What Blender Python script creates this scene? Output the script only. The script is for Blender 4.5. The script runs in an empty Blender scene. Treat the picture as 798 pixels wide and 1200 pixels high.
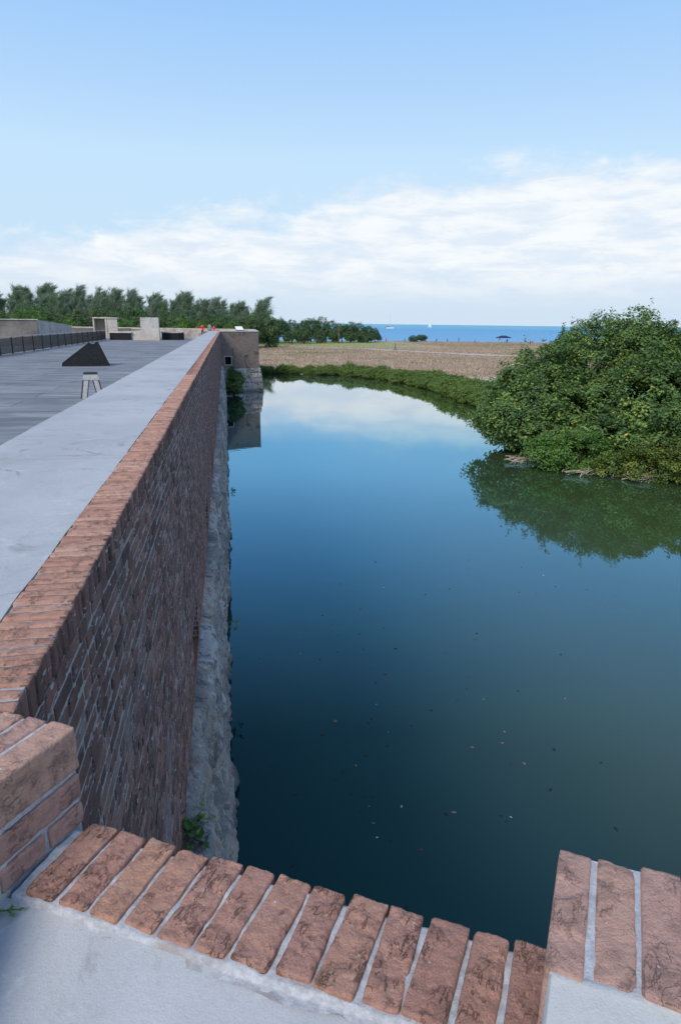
import bpy, bmesh, math, random
import numpy as np
from mathutils import Vector, Matrix

R = math.radians
random.seed(7)
rng = np.random.default_rng(7)
S = bpy.context.scene
COL = S.collection
WZ = 7.0                       # the eye is seven metres above the moat

# ------------------------------------------------------------------ camera
cam_d = bpy.data.cameras.new('camera')
cam = bpy.data.objects.new('camera', cam_d)
COL.objects.link(cam)
S.camera = cam
cam_d.sensor_fit = 'VERTICAL'
cam_d.sensor_height = 36.0
cam_d.sensor_width = 36.0
cam_d.lens = 36.0 * 760.0 / 1200.0
cam_d.clip_start = 0.05
cam_d.clip_end = 120000
PITCH, YAW, ROLL = R(16.2), R(9.87), R(0.7)
f0 = Vector((math.sin(YAW), math.cos(YAW), 0)); r0 = Vector((math.cos(YAW), -math.sin(YAW), 0)); u0 = Vector((0, 0, 1))
fw = f0 * math.cos(PITCH) - u0 * math.sin(PITCH); up = u0 * math.cos(PITCH) + f0 * math.sin(PITCH)
rt = r0 * math.cos(ROLL) + up * math.sin(ROLL); up2 = up * math.cos(ROLL) - r0 * math.sin(ROLL)
m = Matrix((rt, up2, -fw)).transposed().to_4x4()
m.translation = Vector((0, 0, WZ))
cam.matrix_world = m

# ------------------------------------------------------------------ light
SUN_DIR = Vector((-0.48, -0.60, 0.62)).normalized()      # towards the sun, behind and left of the eye
EL = math.asin(SUN_DIR.z)
AZ = math.atan2(SUN_DIR.x, SUN_DIR.y)
S.view_settings.view_transform = 'Standard'
S.view_settings.look = 'None'
S.view_settings.gamma = 1.0
S.view_settings.use_curve_mapping = False
S.view_settings.exposure = 1.45

sd = bpy.data.lights.new('sun', 'SUN')
sd.energy = 1.15
sd.angle = R(22)
sd.color = (1.0, 0.92, 0.80)
sun = bpy.data.objects.new('sun', sd)
COL.objects.link(sun)
sun.rotation_euler = (-SUN_DIR).to_track_quat('-Z', 'Y').to_euler()


class NT:
    """tiny node helper"""
    def __init__(s, nt):
        s.nt = nt; s.n = nt.nodes; s.l = nt.links
    def add(s, t, **k):
        n = s.n.new(t)
        for a, b in k.items(): setattr(n, a, b)
        return n
    def put(s, sock, v):
        if isinstance(v, bpy.types.NodeSocket): s.l.new(v, sock)
        elif isinstance(v, (tuple, list)) and len(v) == 3 and sock.type == 'RGBA': sock.default_value = (*v, 1)
        else: sock.default_value = v
    def math(s, op, a, b=None, c=None, clamp=False):
        n = s.add('ShaderNodeMath', operation=op); n.use_clamp = clamp
        for i, v in enumerate((a, b, c)):
            if v is not None: s.put(n.inputs[i], v)
        return n.outputs[0]
    def mix(s, f, a, b, mode='MIX'):
        n = s.add('ShaderNodeMix', data_type='RGBA', blend_type=mode)
        s.put(n.inputs[0], f); s.put(n.inputs[6], a); s.put(n.inputs[7], b)
        return n.outputs[2]
    def rng(s, v, a, b, c=0.0, d=1.0, smooth=True):
        n = s.add('ShaderNodeMapRange'); n.interpolation_type = 'SMOOTHSTEP' if smooth else 'LINEAR'
        s.put(n.inputs[0], v)
        for i, q in enumerate((a, b, c, d)): s.put(n.inputs[i + 1], q)
        return n.outputs[0]
    def noise(s, vec, scale, detail=4, rough=0.55, dist=0.0, out=0):
        n = s.add('ShaderNodeTexNoise')
        if vec is not None: s.put(n.inputs['Vector'], vec)
        n.inputs['Scale'].default_value = scale; n.inputs['Detail'].default_value = detail
        n.inputs['Roughness'].default_value = rough; n.inputs['Distortion'].default_value = dist
        return n.outputs[out]
    def voro(s, vec, scale, feature='F1', out=0, rand=1.0):
        n = s.add('ShaderNodeTexVoronoi', feature=feature)
        if vec is not None: s.put(n.inputs['Vector'], vec)
        n.inputs['Scale'].default_value = scale; n.inputs['Randomness'].default_value = rand
        return n.outputs[out]
    def pos(s):
        return s.add('ShaderNodeNewGeometry').outputs['Position']
    def obj(s):
        return s.add('ShaderNodeTexCoord').outputs['Object']
    def map(s, vec, scale=(1, 1, 1), rot=(0, 0, 0), loc=(0, 0, 0)):
        n = s.add('ShaderNodeMapping'); s.put(n.inputs[0], vec)
        n.inputs[1].default_value = loc; n.inputs[2].default_value = rot; n.inputs[3].default_value = scale
        return n.outputs[0]
    def sep(s, vec):
        n = s.add('ShaderNodeSeparateXYZ'); s.put(n.inputs[0], vec); return n.outputs
    def comb(s, x, y, z):
        n = s.add('ShaderNodeCombineXYZ')
        for i, v in enumerate((x, y, z)): s.put(n.inputs[i], v)
        return n.outputs[0]
    def attr(s, name):
        return s.add('ShaderNodeAttribute', attribute_name=name).outputs['Fac']
    def ramp(s, v, stops):
        n = s.add('ShaderNodeValToRGB'); s.put(n.inputs[0], v)
        e = n.color_ramp.elements
        while len(e) < len(stops): e.new(0.5)
        for i, (p, c) in enumerate(stops):
            e[i].position = p; e[i].color = (*c, 1)
        return n.outputs[0]
    def bump(s, h, strength=0.5, dist=0.01):
        n = s.add('ShaderNodeBump'); s.put(n.inputs['Height'], h)
        n.inputs['Strength'].default_value = strength; n.inputs['Distance'].default_value = dist
        return n.outputs[0]


# ------------------------------------------------------------------ sky
W = bpy.data.worlds.new('World'); S.world = W; W.use_nodes = True
W.node_tree.nodes.clear()
q = NT(W.node_tree)
sky = q.add('ShaderNodeTexSky', sky_type='NISHITA')
sky.sun_disc = False
sky.sun_elevation = EL
sky.sun_rotation = AZ
sky.altitude = 0; sky.air_density = 1.0; sky.dust_density = 0.3; sky.ozone_density = 2.2
gen = q.add('ShaderNodeTexCoord').outputs['Generated']
x_, y_, z_ = q.sep(gen)
elev = q.math('MULTIPLY', q.math('ARCSINE', z_), 180 / math.pi)
azim = q.math('MULTIPLY', q.math('ARCTAN2', x_, y_), 180 / math.pi)
top = q.rng(azim, -22.0, 24.0, 5.6, 12.2, smooth=False)
n_big = q.noise(q.map(gen, (1, 1, 2.6)), 7.0, 8, 0.6, 0.3)
n_puff = q.noise(q.map(gen, (1, 1, 1.8)), 22.0, 6, 0.6, 0.4)
d = q.math('SUBTRACT', top, elev)
d = q.math('ADD', d, q.math('MULTIPLY', q.math('SUBTRACT', n_big, 0.5), 8.0))
d = q.math('ADD', d, q.math('MULTIPLY', q.math('SUBTRACT', n_puff, 0.5), 4.0))
mask = q.rng(d, -0.5, 2.3)
streak = q.noise(q.map(gen, (1, 1, 9.0)), 5.0, 6, 0.6, 0.2)
low = q.rng(elev, 0.2, 3.2)
lowm = q.math('MULTIPLY', q.rng(streak, 0.46, 0.62), 0.45)
mask2 = q.math('MULTIPLY', mask, q.math('ADD', q.math('MULTIPLY', low, 0.65), 0.35))
tex = q.rng(q.noise(q.map(gen, (1, 1, 4.2)), 11.0, 8, 0.62, 0.3), 0.34, 0.66)
mask2 = q.math('MULTIPLY', mask2, q.math('ADD', q.math('MULTIPLY', tex, 0.22), 0.86), clamp=True)
mask2 = q.math('MAXIMUM', mask2, q.math('MULTIPLY', lowm, q.rng(elev, 7.0, 1.5)))
cloud = q.mix(tex, (2.75, 3.08, 3.48), (3.40, 3.55, 3.65))
cloud = q.mix(q.rng(elev, 5.0, 0.5), cloud, (2.45, 2.85, 3.3))
hs = q.add('ShaderNodeHueSaturation'); q.put(hs.inputs['Color'], sky.outputs[0])
hs.inputs['Saturation'].default_value = 1.0; hs.inputs['Value'].default_value = 1.0
low_sky = q.ramp(q.math('DIVIDE', elev, 30.0, clamp=True), [(0.0, (0.225, 0.275, 0.330)), (0.14, (0.215, 0.282, 0.345)), (0.40, (0.205, 0.285, 0.362)), (0.55, (0.165, 0.248, 0.358)), (0.75, (0.120, 0.213, 0.350)), (1.0, (0.086, 0.178, 0.335))])
low_sky = q.mix(1.0, low_sky, (10.0, 10.0, 10.0), 'MULTIPLY')
clear = q.mix(q.rng(elev, 22.0, 38.0), low_sky, hs.outputs[0])
colr = q.mix(mask2, clear, cloud)
bg = q.add('ShaderNodeBackground'); q.put(bg.inputs[0], colr); bg.inputs[1].default_value = 0.10
wo = q.add('ShaderNodeOutputWorld'); q.l.new(bg.outputs[0], wo.inputs[0])


# ------------------------------------------------------------------ materials
def material(name, rough=0.85, spec=0.3):
    mt = bpy.data.materials.new(name); mt.use_nodes = True
    n = NT(mt.node_tree); b = mt.node_tree.nodes['Principled BSDF']
    b.inputs['Roughness'].default_value = rough
    b.inputs['Specular IOR Level'].default_value = spec
    return mt, n, b


def plain(name, col, rough=0.7, var=0.12, scale=3.0, spec=0.3, metal=0.0):
    mt, n, b = material(name, rough, spec)
    v = n.noise(n.obj(), scale, 6, 0.6)
    c = n.mix(n.rng(v, 0.3, 0.7), tuple(x * (1 - var) for x in col), tuple(min(1, x * (1 + var)) for x in col))
    n.put(b.inputs['Base Color'], c); b.inputs['Metallic'].default_value = metal
    return mt


def mat_brick_near(name, a, b_, c_, crack=1.0):
    """old weathered brick seen from an arm's length"""
    mt, n, b = material(name, 0.9, 0.2)
    p = n.pos(); tone = n.attr('tone')
    col = n.ramp(tone, [(0.0, a), (0.5, b_), (1.0, c_)])
    blot = n.noise(p, 28, 6, 0.65)
    col = n.mix(n.rng(blot, 0.42, 0.72), col, tuple(x * 0.62 for x in b_))
    fine = n.noise(p, 320, 4, 0.7)
    col = n.mix(n.math('MULTIPLY', n.rng(fine, 0.35, 0.72), 0.5), col, (0.55, 0.37, 0.29))
    pale = n.noise(n.map(p, (1, 1, 1), (0, 0, 0), (3, 8, 1)), 17, 5, 0.6)
    col = n.mix(n.math('MULTIPLY', n.rng(pale, 0.55, 0.75), 0.45), col, (0.48, 0.36, 0.31))
    pm_ = n.map(n.map(p, (1, 1, 1), (0, 0, R(34))), (1.0, 0.42, 1.0))
    rid = n.math('ABSOLUTE', n.math('SUBTRACT', n.noise(pm_, 40, 5, 0.62, 0.5), 0.5))
    gate = n.rng(n.noise(p, 15, 3, 0.5), 0.50, 0.62)
    crackm = n.math('MULTIPLY', n.rng(rid, 0.022, 0.0), gate)
    flake = n.noise(pm_, 70, 7, 0.72, 0.8)
    crackm = n.math('MULTIPLY', crackm, crack)
    col = n.mix(n.math('MULTIPLY', crackm, 0.45), col, (0.10, 0.05, 0.04))
    sp = n.noise(p, 95, 2, 0.5)
    speck = n.rng(sp, 0.735, 0.76)
    col = n.mix(speck, col, (0.62, 0.62, 0.62))
    pit = n.voro(p, 260, 'F1')
    pitm = n.math('MULTIPLY', n.rng(pit, 0.28, 0.05), n.rng(n.noise(p, 40, 2), 0.5, 0.65))
    col = n.mix(n.math('MULTIPLY', pitm, 0.45), col, (0.13, 0.07, 0.06))
    n.put(b.inputs['Base Color'], col)
    h = n.math('SUBTRACT', n.math('ADD', n.math('MULTIPLY', n.noise(p, 150, 8, 0.7), 0.6), n.math('MULTIPLY', n.math('MULTIPLY', flake, gate), 0.9)), n.math('MULTIPLY', crackm, 0.9))
    h = n.math('SUBTRACT', h, n.math('MULTIPLY', pitm, 0.35))
    n.put(b.inputs['Normal'], n.bump(h, 0.95, 0.013))
    return mt


def mat_mortar(name, col=(0.50, 0.51, 0.53)):
    mt, n, b = material(name, 0.92, 0.15)
    p = n.pos()
    v = n.noise(p, 60, 6, 0.65)
    c = n.mix(n.rng(v, 0.3, 0.7), tuple(x * 0.72 for x in col), tuple(x * 1.08 for x in col))
    c = n.mix(n.rng(n.noise(p, 9, 6, 0.65), 0.50, 0.66), c, (0.20, 0.175, 0.165) if 'old' in name else (0.34, 0.31, 0.30))
    n.put(b.inputs['Base Color'], c)
    n.put(b.inputs['Normal'], n.bump(n.noise(p, 220, 6, 0.7), 0.7, 0.004))
    return mt


def mat_wall_brick(name):
    """weathered scarp bricks, one tone for each brick, streaked and stained"""
    mt, n, b = material(name, 0.93, 0.15)
    p = n.pos(); tone = n.attr('tone')
    col = n.ramp(tone, [(0.0, (0.11, 0.075, 0.072)), (0.3, (0.19, 0.115, 0.10)), (0.6, (0.27, 0.15, 0.125)), (0.85, (0.34, 0.20, 0.165)), (1.0, (0.38, 0.29, 0.265))])
    st = n.noise(n.map(p, (1, 1.3, 0.16)), 1.5, 7, 0.62)
    col = n.mix(n.math('MULTIPLY', n.rng(st, 0.50, 0.68), 0.62), col, (0.07, 0.058, 0.058))
    pt = n.noise(p, 1.1, 6, 0.65, 0.5)
    col = n.mix(n.math('MULTIPLY', n.rng(pt, 0.55, 0.7), 0.6), col, (0.34, 0.30, 0.29))
    fine = n.noise(p, 60, 6, 0.7)
    col = n.mix(n.math('MULTIPLY', n.rng(fine, 0.4, 0.75), 0.4), col, (0.08, 0.055, 0.05))
    lime = n.noise(n.map(p, (1, 1, 0.35)), 9, 6, 0.7)
    col = n.mix(n.math('MULTIPLY', n.rng(lime, 0.62, 0.72), 0.55), col, (0.50, 0.48, 0.47))
    fl = n.noise(n.map(p, (1, 0.22, 1)), 42, 5, 0.62)
    col = n.mix(n.math('MULTIPLY', n.rng(fl, 0.60, 0.68), 0.75), col, (0.62, 0.62, 0.63))
    z = n.sep(p)[2]
    redlow = n.math('MULTIPLY', n.rng(z, 3.6, 2.7), n.rng(n.noise(n.map(p, (1, 0.4, 1)), 0.8, 4), 0.35, 0.6))
    col = n.mix(n.math('MULTIPLY', redlow, 0.5), col, (0.30, 0.13, 0.09))
    n.put(b.inputs['Base Color'], col)
    n.put(b.inputs['Normal'], n.bump(n.noise(p, 75, 8, 0.7), 0.9, 0.012))
    return mt


def mat_brick_texture(name, along, base=1.0, red=False, stain=0.75):
    """brick pattern for walls farther off; along = unit vector of the courses"""
    mt, n, b = material(name, 0.93, 0.15)
    p = n.pos()
    dt = n.add('ShaderNodeVectorMath', operation='DOT_PRODUCT'); n.put(dt.inputs[0], p); dt.inputs[1].default_value = along
    uv = n.comb(dt.outputs['Value'], n.sep(p)[2], 0.0)
    bt = n.add('ShaderNodeTexBrick'); n.put(bt.inputs[0], uv)
    bt.inputs['Scale'].default_value = 1.0
    bt.inputs['Brick Width'].default_value = 0.22; bt.inputs['Row Height'].default_value = 0.074
    bt.inputs['Mortar Size'].default_value = 0.011; bt.inputs['Bias'].default_value = 0.0
    bt.offset = 0.5
    A = (0.33, 0.14, 0.095) if red else (0.34, 0.225, 0.18)
    B = (0.22, 0.09, 0.065) if red else (0.20, 0.135, 0.115)
    bt.inputs['Color1'].default_value = (*[x * base for x in A], 1); bt.inputs['Color2'].default_value = (*[x * base for x in B], 1)
    bt.inputs['Mortar'].default_value = (0.40 * base, 0.37 * base, 0.34 * base, 1)
    col = bt.outputs[0]
    pt = n.noise(p, 0.9, 8, 0.65, 0.6)
    col = n.mix(n.math('MULTIPLY', n.rng(pt, 0.52, 0.66), stain), col, (0.06, 0.05, 0.048))
    pl = n.noise(n.map(p, (1, 1, 1.4), (0, 0, 0), (5, 3, 9)), 1.3, 7, 0.65)
    col = n.mix(n.math('MULTIPLY', n.rng(pl, 0.55, 0.72), 0.6), col, (0.30, 0.225, 0.18))
    fine = n.noise(p, 14, 6, 0.7)
    col = n.mix(n.math('MULTIPLY', n.rng(fine, 0.45, 0.75), 0.5), col, (0.10, 0.075, 0.065))
    n.put(b.inputs['Base Color'], col)
    h = n.math('ADD', n.math('MULTIPLY', bt.outputs[1], -0.6), n.noise(p, 22, 6, 0.7))
    n.put(b.inputs['Normal'], n.bump(h, 0.8, 0.02))
    return mt


def mat_concrete(name, a, b_, dark=(0.16, 0.16, 0.17), stain=0.5, fine_s=90, scale=1.0, rough=0.85, crack=True):
    mt, n, b = material(name, rough, 0.25)
    p = n.pos()
    big = n.noise(p, 0.9 * scale, 7, 0.62, 0.4)
    col = n.mix(n.rng(big, 0.32, 0.68), a, b_)
    med = n.noise(n.map(p, (1, 1, 1), (0, 0, 0), (9, 4, 2)), 4.5 * scale, 7, 0.68, 0.8)
    col = n.mix(n.math('MULTIPLY', n.rng(med, 0.55, 0.75), stain), col, dark)
    med2 = n.noise(n.map(p, (1, 1, 1), (0, 0, 0), (1, 7, 3)), 7.0 * scale, 6, 0.66, 0.6)
    col = n.mix(n.math('MULTIPLY', n.rng(med2, 0.58, 0.74), stain * 0.7), col, tuple(min(1, x * 1.35) for x in b_))
    fine = n.noise(p, fine_s, 5, 0.7)
    col = n.mix(n.math('MULTIPLY', n.rng(fine, 0.4, 0.8), 0.28), col, dark)
    if crack:
        wob = n.add('ShaderNodeVectorMath', operation='ADD'); n.put(wob.inputs[0], p)
        sc = n.add('ShaderNodeVectorMath', operation='SCALE'); n.put(sc.inputs[0], n.noise(p, 3.0, 5, 0.6, 0, 1)); sc.inputs['Scale'].default_value = 0.35
        n.put(wob.inputs[1], sc.outputs[0])
        ck = n.voro(wob.outputs[0], 0.8 * scale, 'DISTANCE_TO_EDGE')
        gate = n.rng(n.noise(p, 0.8, 3), 0.52, 0.6)
        col = n.mix(n.math('MULTIPLY', n.math('MULTIPLY', n.rng(ck, 0.006, 0.0), gate), 0.6), col, (0.1, 0.1, 0.1))
    n.put(b.inputs['Base Color'], col)
    n.put(b.inputs['Normal'], n.bump(n.math('ADD', n.noise(p, fine_s * 1.6, 5, 0.7), n.math('MULTIPLY', med, 1.2)), 0.35, 0.006))
    return mt


def mat_stone(name):
    mt, n, b = material(name, 0.9, 0.2)
    p = n.pos(); tone = n.attr('tone')
    col = n.ramp(tone, [(0.0, (0.05, 0.048, 0.044)), (0.22, (0.19, 0.185, 0.175)), (0.5, (0.29, 0.285, 0.275)), (0.8, (0.39, 0.34, 0.29)), (1.0, (0.50, 0.49, 0.48))])
    a = n.noise(n.map(p, (1, 1, 1)), 4.5, 9, 0.70, 1.0)
    col = n.mix(n.math('MULTIPLY', n.rng(a, 0.48, 0.60), 0.8), col, (0.11, 0.105, 0.10))
    a2 = n.noise(n.map(p, (1, 1, 1), (0, 0, 0), (8, 1, 5)), 6.5, 8, 0.68, 0.8)
    col = n.mix(n.math('MULTIPLY', n.rng(a2, 0.54, 0.66), 0.7), col, (0.60, 0.58, 0.55))
    r = n.noise(n.map(p, (1, 1, 1), (0, 0, 0), (4, 2, 6)), 4.2, 6, 0.6)
    col = n.mix(n.math('MULTIPLY', n.rng(r, 0.56, 0.66), 0.7), col, (0.40, 0.24, 0.13))
    f = n.noise(p, 38, 7, 0.7)
    col = n.mix(n.math('MULTIPLY', n.rng(f, 0.45, 0.75), 0.5), col, (0.60, 0.60, 0.60))
    z = n.sep(p)[2]
    wet = n.rng(n.math('ADD', z, n.math('MULTIPLY', n.noise(p, 2.5, 4), 0.35)), 0.50, 0.22)
    col = n.mix(n.math('MULTIPLY', wet, 0.8), col, (0.10, 0.10, 0.085))
    n.put(b.inputs['Base Color'], col)
    n.put(b.inputs['Normal'], n.bump(n.math('ADD', n.noise(p, 16, 8, 0.7), n.math('MULTIPLY', n.noise(p, 70, 5, 0.7), 0.4)), 1.0, 0.04))
    return mt


def mat_leaf(name, stops, rough=0.55, trans=0.25, spec=0.35):
    mt, n, b = material(name, rough, spec)
    col = n.ramp(n.attr('tone'), stops)
    n.put(b.inputs['Base Color'], col)
    tr = n.add('ShaderNodeBsdfTranslucent'); n.put(tr.inputs[0], n.mix(1.0, col, (1.0, 1.15, 0.5), 'MULTIPLY'))
    ms = n.add('ShaderNodeMixShader'); ms.inputs[0].default_value = trans
    n.l.new(b.outputs[0], ms.inputs[1]); n.l.new(tr.outputs[0], ms.inputs[2])
    n.l.new(ms.outputs[0], mt.node_tree.nodes['Material Output'].inputs[0])
    return mt


M = {}
M['sill_brick'] = mat_brick_near('weathered brick', (0.35, 0.175, 0.14), (0.46, 0.235, 0.175), (0.55, 0.30, 0.18))
M['merlon_brick'] = mat_brick_near('smoother brick', (0.46, 0.26, 0.21), (0.53, 0.31, 0.255), (0.58, 0.35, 0.25), 0.45)
M['coping_brick'] = mat_brick_near('coping brick', (0.36, 0.17, 0.125), (0.49, 0.25, 0.175), (0.58, 0.36, 0.26), 0.5)
M['mortar'] = mat_mortar('pale mortar')
M['dark_mortar'] = mat_mortar('old mortar', (0.40, 0.395, 0.39))
M['wall_brick'] = mat_wall_brick('scarp brick')
M['red_brick'] = mat_brick_texture('red reveal brick', (1, 0, 0), 1.0, True, 0.3)
M['bastion_brick'] = mat_brick_texture('bastion brick', (0.89, 0.454, 0), 0.72, False, 0.85)
M['fort_brick'] = mat_brick_texture('fort core brick', (0, 1, 0))
M['walk'] = mat_concrete('walkway concrete', (0.36, 0.37, 0.38), (0.45, 0.46, 0.465), (0.20, 0.205, 0.21), 0.75)
M['plaster'] = mat_concrete('pale plaster', (0.50, 0.49, 0.46), (0.58, 0.57, 0.53), (0.32, 0.31, 0.28), 0.5, 160, 2.0)
M['floor'] = mat_concrete('embrasure concrete', (0.42, 0.425, 0.43), (0.50, 0.505, 0.50), (0.27, 0.26, 0.25), 0.6, 140, 2.2)
M['far_concrete'] = mat_concrete('old pale concrete', (0.42, 0.38, 0.33), (0.55, 0.51, 0.46), (0.12, 0.10, 0.09), 0.9, 5, 0.75, crack=False)
M['dark_concrete'] = mat_concrete('stained dark concrete', (0.11, 0.105, 0.10), (0.22, 0.20, 0.185), (0.03, 0.03, 0.032), 0.9, 5, 0.75, crack=False)
M['grey_concrete'] = mat_concrete('mottled grey concrete', (0.36, 0.345, 0.32), (0.52, 0.50, 0.47), (0.07, 0.065, 0.06), 0.9, 5, 0.75, crack=False)
M['rubble'] = mat_concrete('rubble wall', (0.25, 0.19, 0.16), (0.46, 0.42, 0.38), (0.10, 0.07, 0.06), 0.8, 8, 1.0, crack=False)
M['stone'] = mat_stone('coral stone')
M['black'] = plain('black coating', (0.016, 0.017, 0.019), 0.75, 0.35, 9.0, 0.25)
M['black_metal'] = plain('black painted metal', (0.012, 0.014, 0.018), 0.5, 0.2, 6.0, 0.4)
M['dark_edge'] = plain('dark bronze metal', (0.035, 0.035, 0.04), 0.5, 0.2, 9.0, 0.4)
M['grey_metal'] = plain('grey metal', (0.42, 0.42, 0.42), 0.5, 0.15, 9.0, 0.4)
M['white'] = plain('white paint', (0.80, 0.81, 0.82), 0.5, 0.05)
M['pink'] = plain('pink cloth', (0.75, 0.10, 0.14), 0.8)
M['red'] = plain('red cloth', (0.72, 0.035, 0.03), 0.8)
M['orange'] = plain('orange plastic', (0.85, 0.16, 0.05), 0.6)
M['navy'] = plain('navy cloth', (0.02, 0.03, 0.085), 0.85)
M['blue'] = plain('blue cloth', (0.05, 0.12, 0.36), 0.85)
M['grey_cloth'] = plain('grey cloth', (0.22, 0.25, 0.30), 0.85)
M['skin'] = plain('skin', (0.48, 0.27, 0.19), 0.6)
M['hair'] = plain('dark hair', (0.025, 0.018, 0.014), 0.7)
M['bark'] = plain('grey bark', (0.17, 0.14, 0.12), 0.9, 0.35, 6.0)
M['dark_bark'] = plain('dark bark', (0.075, 0.06, 0.05), 0.9, 0.35, 6.0)
M['driftwood'] = plain('bleached dead wood', (0.36, 0.30, 0.25), 0.9, 0.35, 8.0)
M['sail'] = plain('white sail', (0.85, 0.85, 0.84), 0.7, 0.03)
M['hull_red'] = plain('red hull paint', (0.45, 0.05, 0.05), 0.5)
M['leaf_mangrove'] = mat_leaf('mangrove leaves', [(0.0, (0.042, 0.082, 0.026)), (0.4, (0.096, 0.168, 0.046)), (0.8, (0.18, 0.275, 0.062)), (0.985, (0.28, 0.36, 0.075)), (1.0, (0.60, 0.36, 0.05))])
M['leaf_yellow'] = mat_leaf('yellow green leaves', [(0.0, (0.050, 0.085, 0.018)), (0.6, (0.12, 0.17, 0.028)), (1.0, (0.24, 0.26, 0.04))])
M['leaf_hedge'] = mat_leaf('bank shrub leaves', [(0.0, (0.10, 0.155, 0.04)), (0.5, (0.17, 0.25, 0.06)), (1.0, (0.26, 0.34, 0.09))], 0.55, 0.4)
M['leaf_dark'] = mat_leaf('dark tree leaves', [(0.0, (0.05, 0.095, 0.04)), (0.5, (0.09, 0.155, 0.058)), (1.0, (0.14, 0.22, 0.08))])
M['leaf_bright'] = mat_leaf('bright bush leaves', [(0.0, (0.05, 0.11, 0.022)), (0.5, (0.095, 0.19, 0.032)), (1.0, (0.15, 0.27, 0.05))])
M['needle'] = mat_leaf('pine needles', [(0.0, (0.15, 0.20, 0.18)), (0.5, (0.20, 0.26, 0.215)), (1.0, (0.26, 0.32, 0.24))], 0.7, 0.45, 0.2)
M['frond'] = mat_leaf('palm fronds', [(0.0, (0.06, 0.10, 0.04)), (0.6, (0.12, 0.17, 0.06)), (1.0, (0.30, 0.22, 0.10))])


# the roof deck: long dull slabs with dark joints
mt, n, b = material('roof deck paving', 0.8, 0.3); M['deck'] = mt
p = n.pos()
bt = n.add('ShaderNodeTexBrick'); n.put(bt.inputs[0], n.map(p, (1, 1, 1)))
bt.inputs['Scale'].default_value = 1.0; bt.inputs['Brick Width'].default_value = 3.6; bt.inputs['Row Height'].default_value = 1.1
bt.inputs['Mortar Size'].default_value = 0.022; bt.inputs['Color1'].default_value = (0.19, 0.197, 0.21, 1); bt.inputs['Color2'].default_value = (0.26, 0.268, 0.28, 1)
bt.inputs['Mortar'].default_value = (0.085, 0.088, 0.095, 1)
v = n.noise(n.map(p, (0.35, 1.2, 1)), 1.4, 7, 0.65, 0.3)
c = n.mix(n.math('MULTIPLY', n.rng(v, 0.42, 0.62), 0.7), bt.outputs[0], (0.105, 0.112, 0.128))
v2 = n.noise(n.map(p, (0.25, 1.0, 1), (0, 0, 0), (4, 9, 0)), 0.9, 6, 0.6)
c = n.mix(n.math('MULTIPLY', n.rng(v2, 0.58, 0.72), 0.6), c, (0.33, 0.34, 0.36))
n.put(b.inputs['Base Color'], c)
n.put(b.inputs['Normal'], n.bump(n.noise(p, 40, 5, 0.7), 0.3, 0.01))

# moat water: still, murky and dark green below the reflection
mt, n, b = material('moat water', 0.02, 0.5); M['water'] = mt
p = n.pos()
wx, wy, wz_ = n.sep(p)
silt_shade = n.math('ADD', n.math('SUBTRACT', wx, n.math('MULTIPLY', n.math('MAXIMUM', n.math('SUBTRACT', wy, 22.0), 0.0), 0.10)), n.math('MULTIPLY', n.math('SUBTRACT', n.noise(p, 0.12, 3, 0.5), 0.5), 4.0))
body = n.ramp(n.math('DIVIDE', silt_shade, 18.0, clamp=True), [(0.0, (0.002, 0.030, 0.032)), (0.10, (0.010, 0.048, 0.042)), (0.22, (0.030, 0.068, 0.064)), (0.42, (0.052, 0.082, 0.068)), (0.80, (0.060, 0.086, 0.030))])  # wall's shade painted into the darkest end, with depth; silt towards right bank
rip = n.noise(n.map(p, (0.7, 1.0, 1), (0, 0, R(20))), 1.3, 3, 0.5)
breeze = n.rng(n.noise(p, 0.045, 3, 0.5), 0.45, 0.62)
bp = n.add('ShaderNodeBump'); n.put(bp.inputs['Height'], rip)
n.put(bp.inputs['Strength'], n.math('ADD', n.math('MULTIPLY', breeze, 0.06), 0.014)); bp.inputs['Distance'].default_value = 0.05
wn_ = bp.outputs[0]
mt.node_tree.nodes.remove(b)
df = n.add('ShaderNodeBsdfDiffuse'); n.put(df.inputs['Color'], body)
fr = n.add('ShaderNodeFresnel'); fr.inputs['IOR'].default_value = 1.5; n.put(fr.inputs['Normal'], wn_)
tint = n.ramp(fr.outputs[0], [(0.0, (0.60, 0.90, 0.80)), (0.07, (0.52, 0.86, 0.90)), (0.16, (0.35, 0.74, 1.0)), (0.38, (0.38, 0.74, 1.0)), (0.50, (0.90, 0.96, 1.0)), (1.0, (1.0, 1.0, 1.0))])
g_ = lambda x: (x, x, x)
refl = n.ramp(fr.outputs[0], [(0.03, g_(0.010)), (0.07, g_(0.036)), (0.16, g_(0.26)), (0.30, g_(0.56)), (0.46, g_(0.72)), (0.70, g_(0.80)), (1.0, g_(1.0))])
gl = n.add('ShaderNodeBsdfGlossy'); n.put(gl.inputs['Color'], tint); gl.inputs['Roughness'].default_value = 0.02; n.put(gl.inputs['Normal'], wn_)
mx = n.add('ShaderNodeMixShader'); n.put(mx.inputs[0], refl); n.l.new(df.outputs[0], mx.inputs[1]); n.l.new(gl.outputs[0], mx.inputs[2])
n.l.new(mx.outputs[0], mt.node_tree.nodes['Material Output'].inputs[0])

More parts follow.
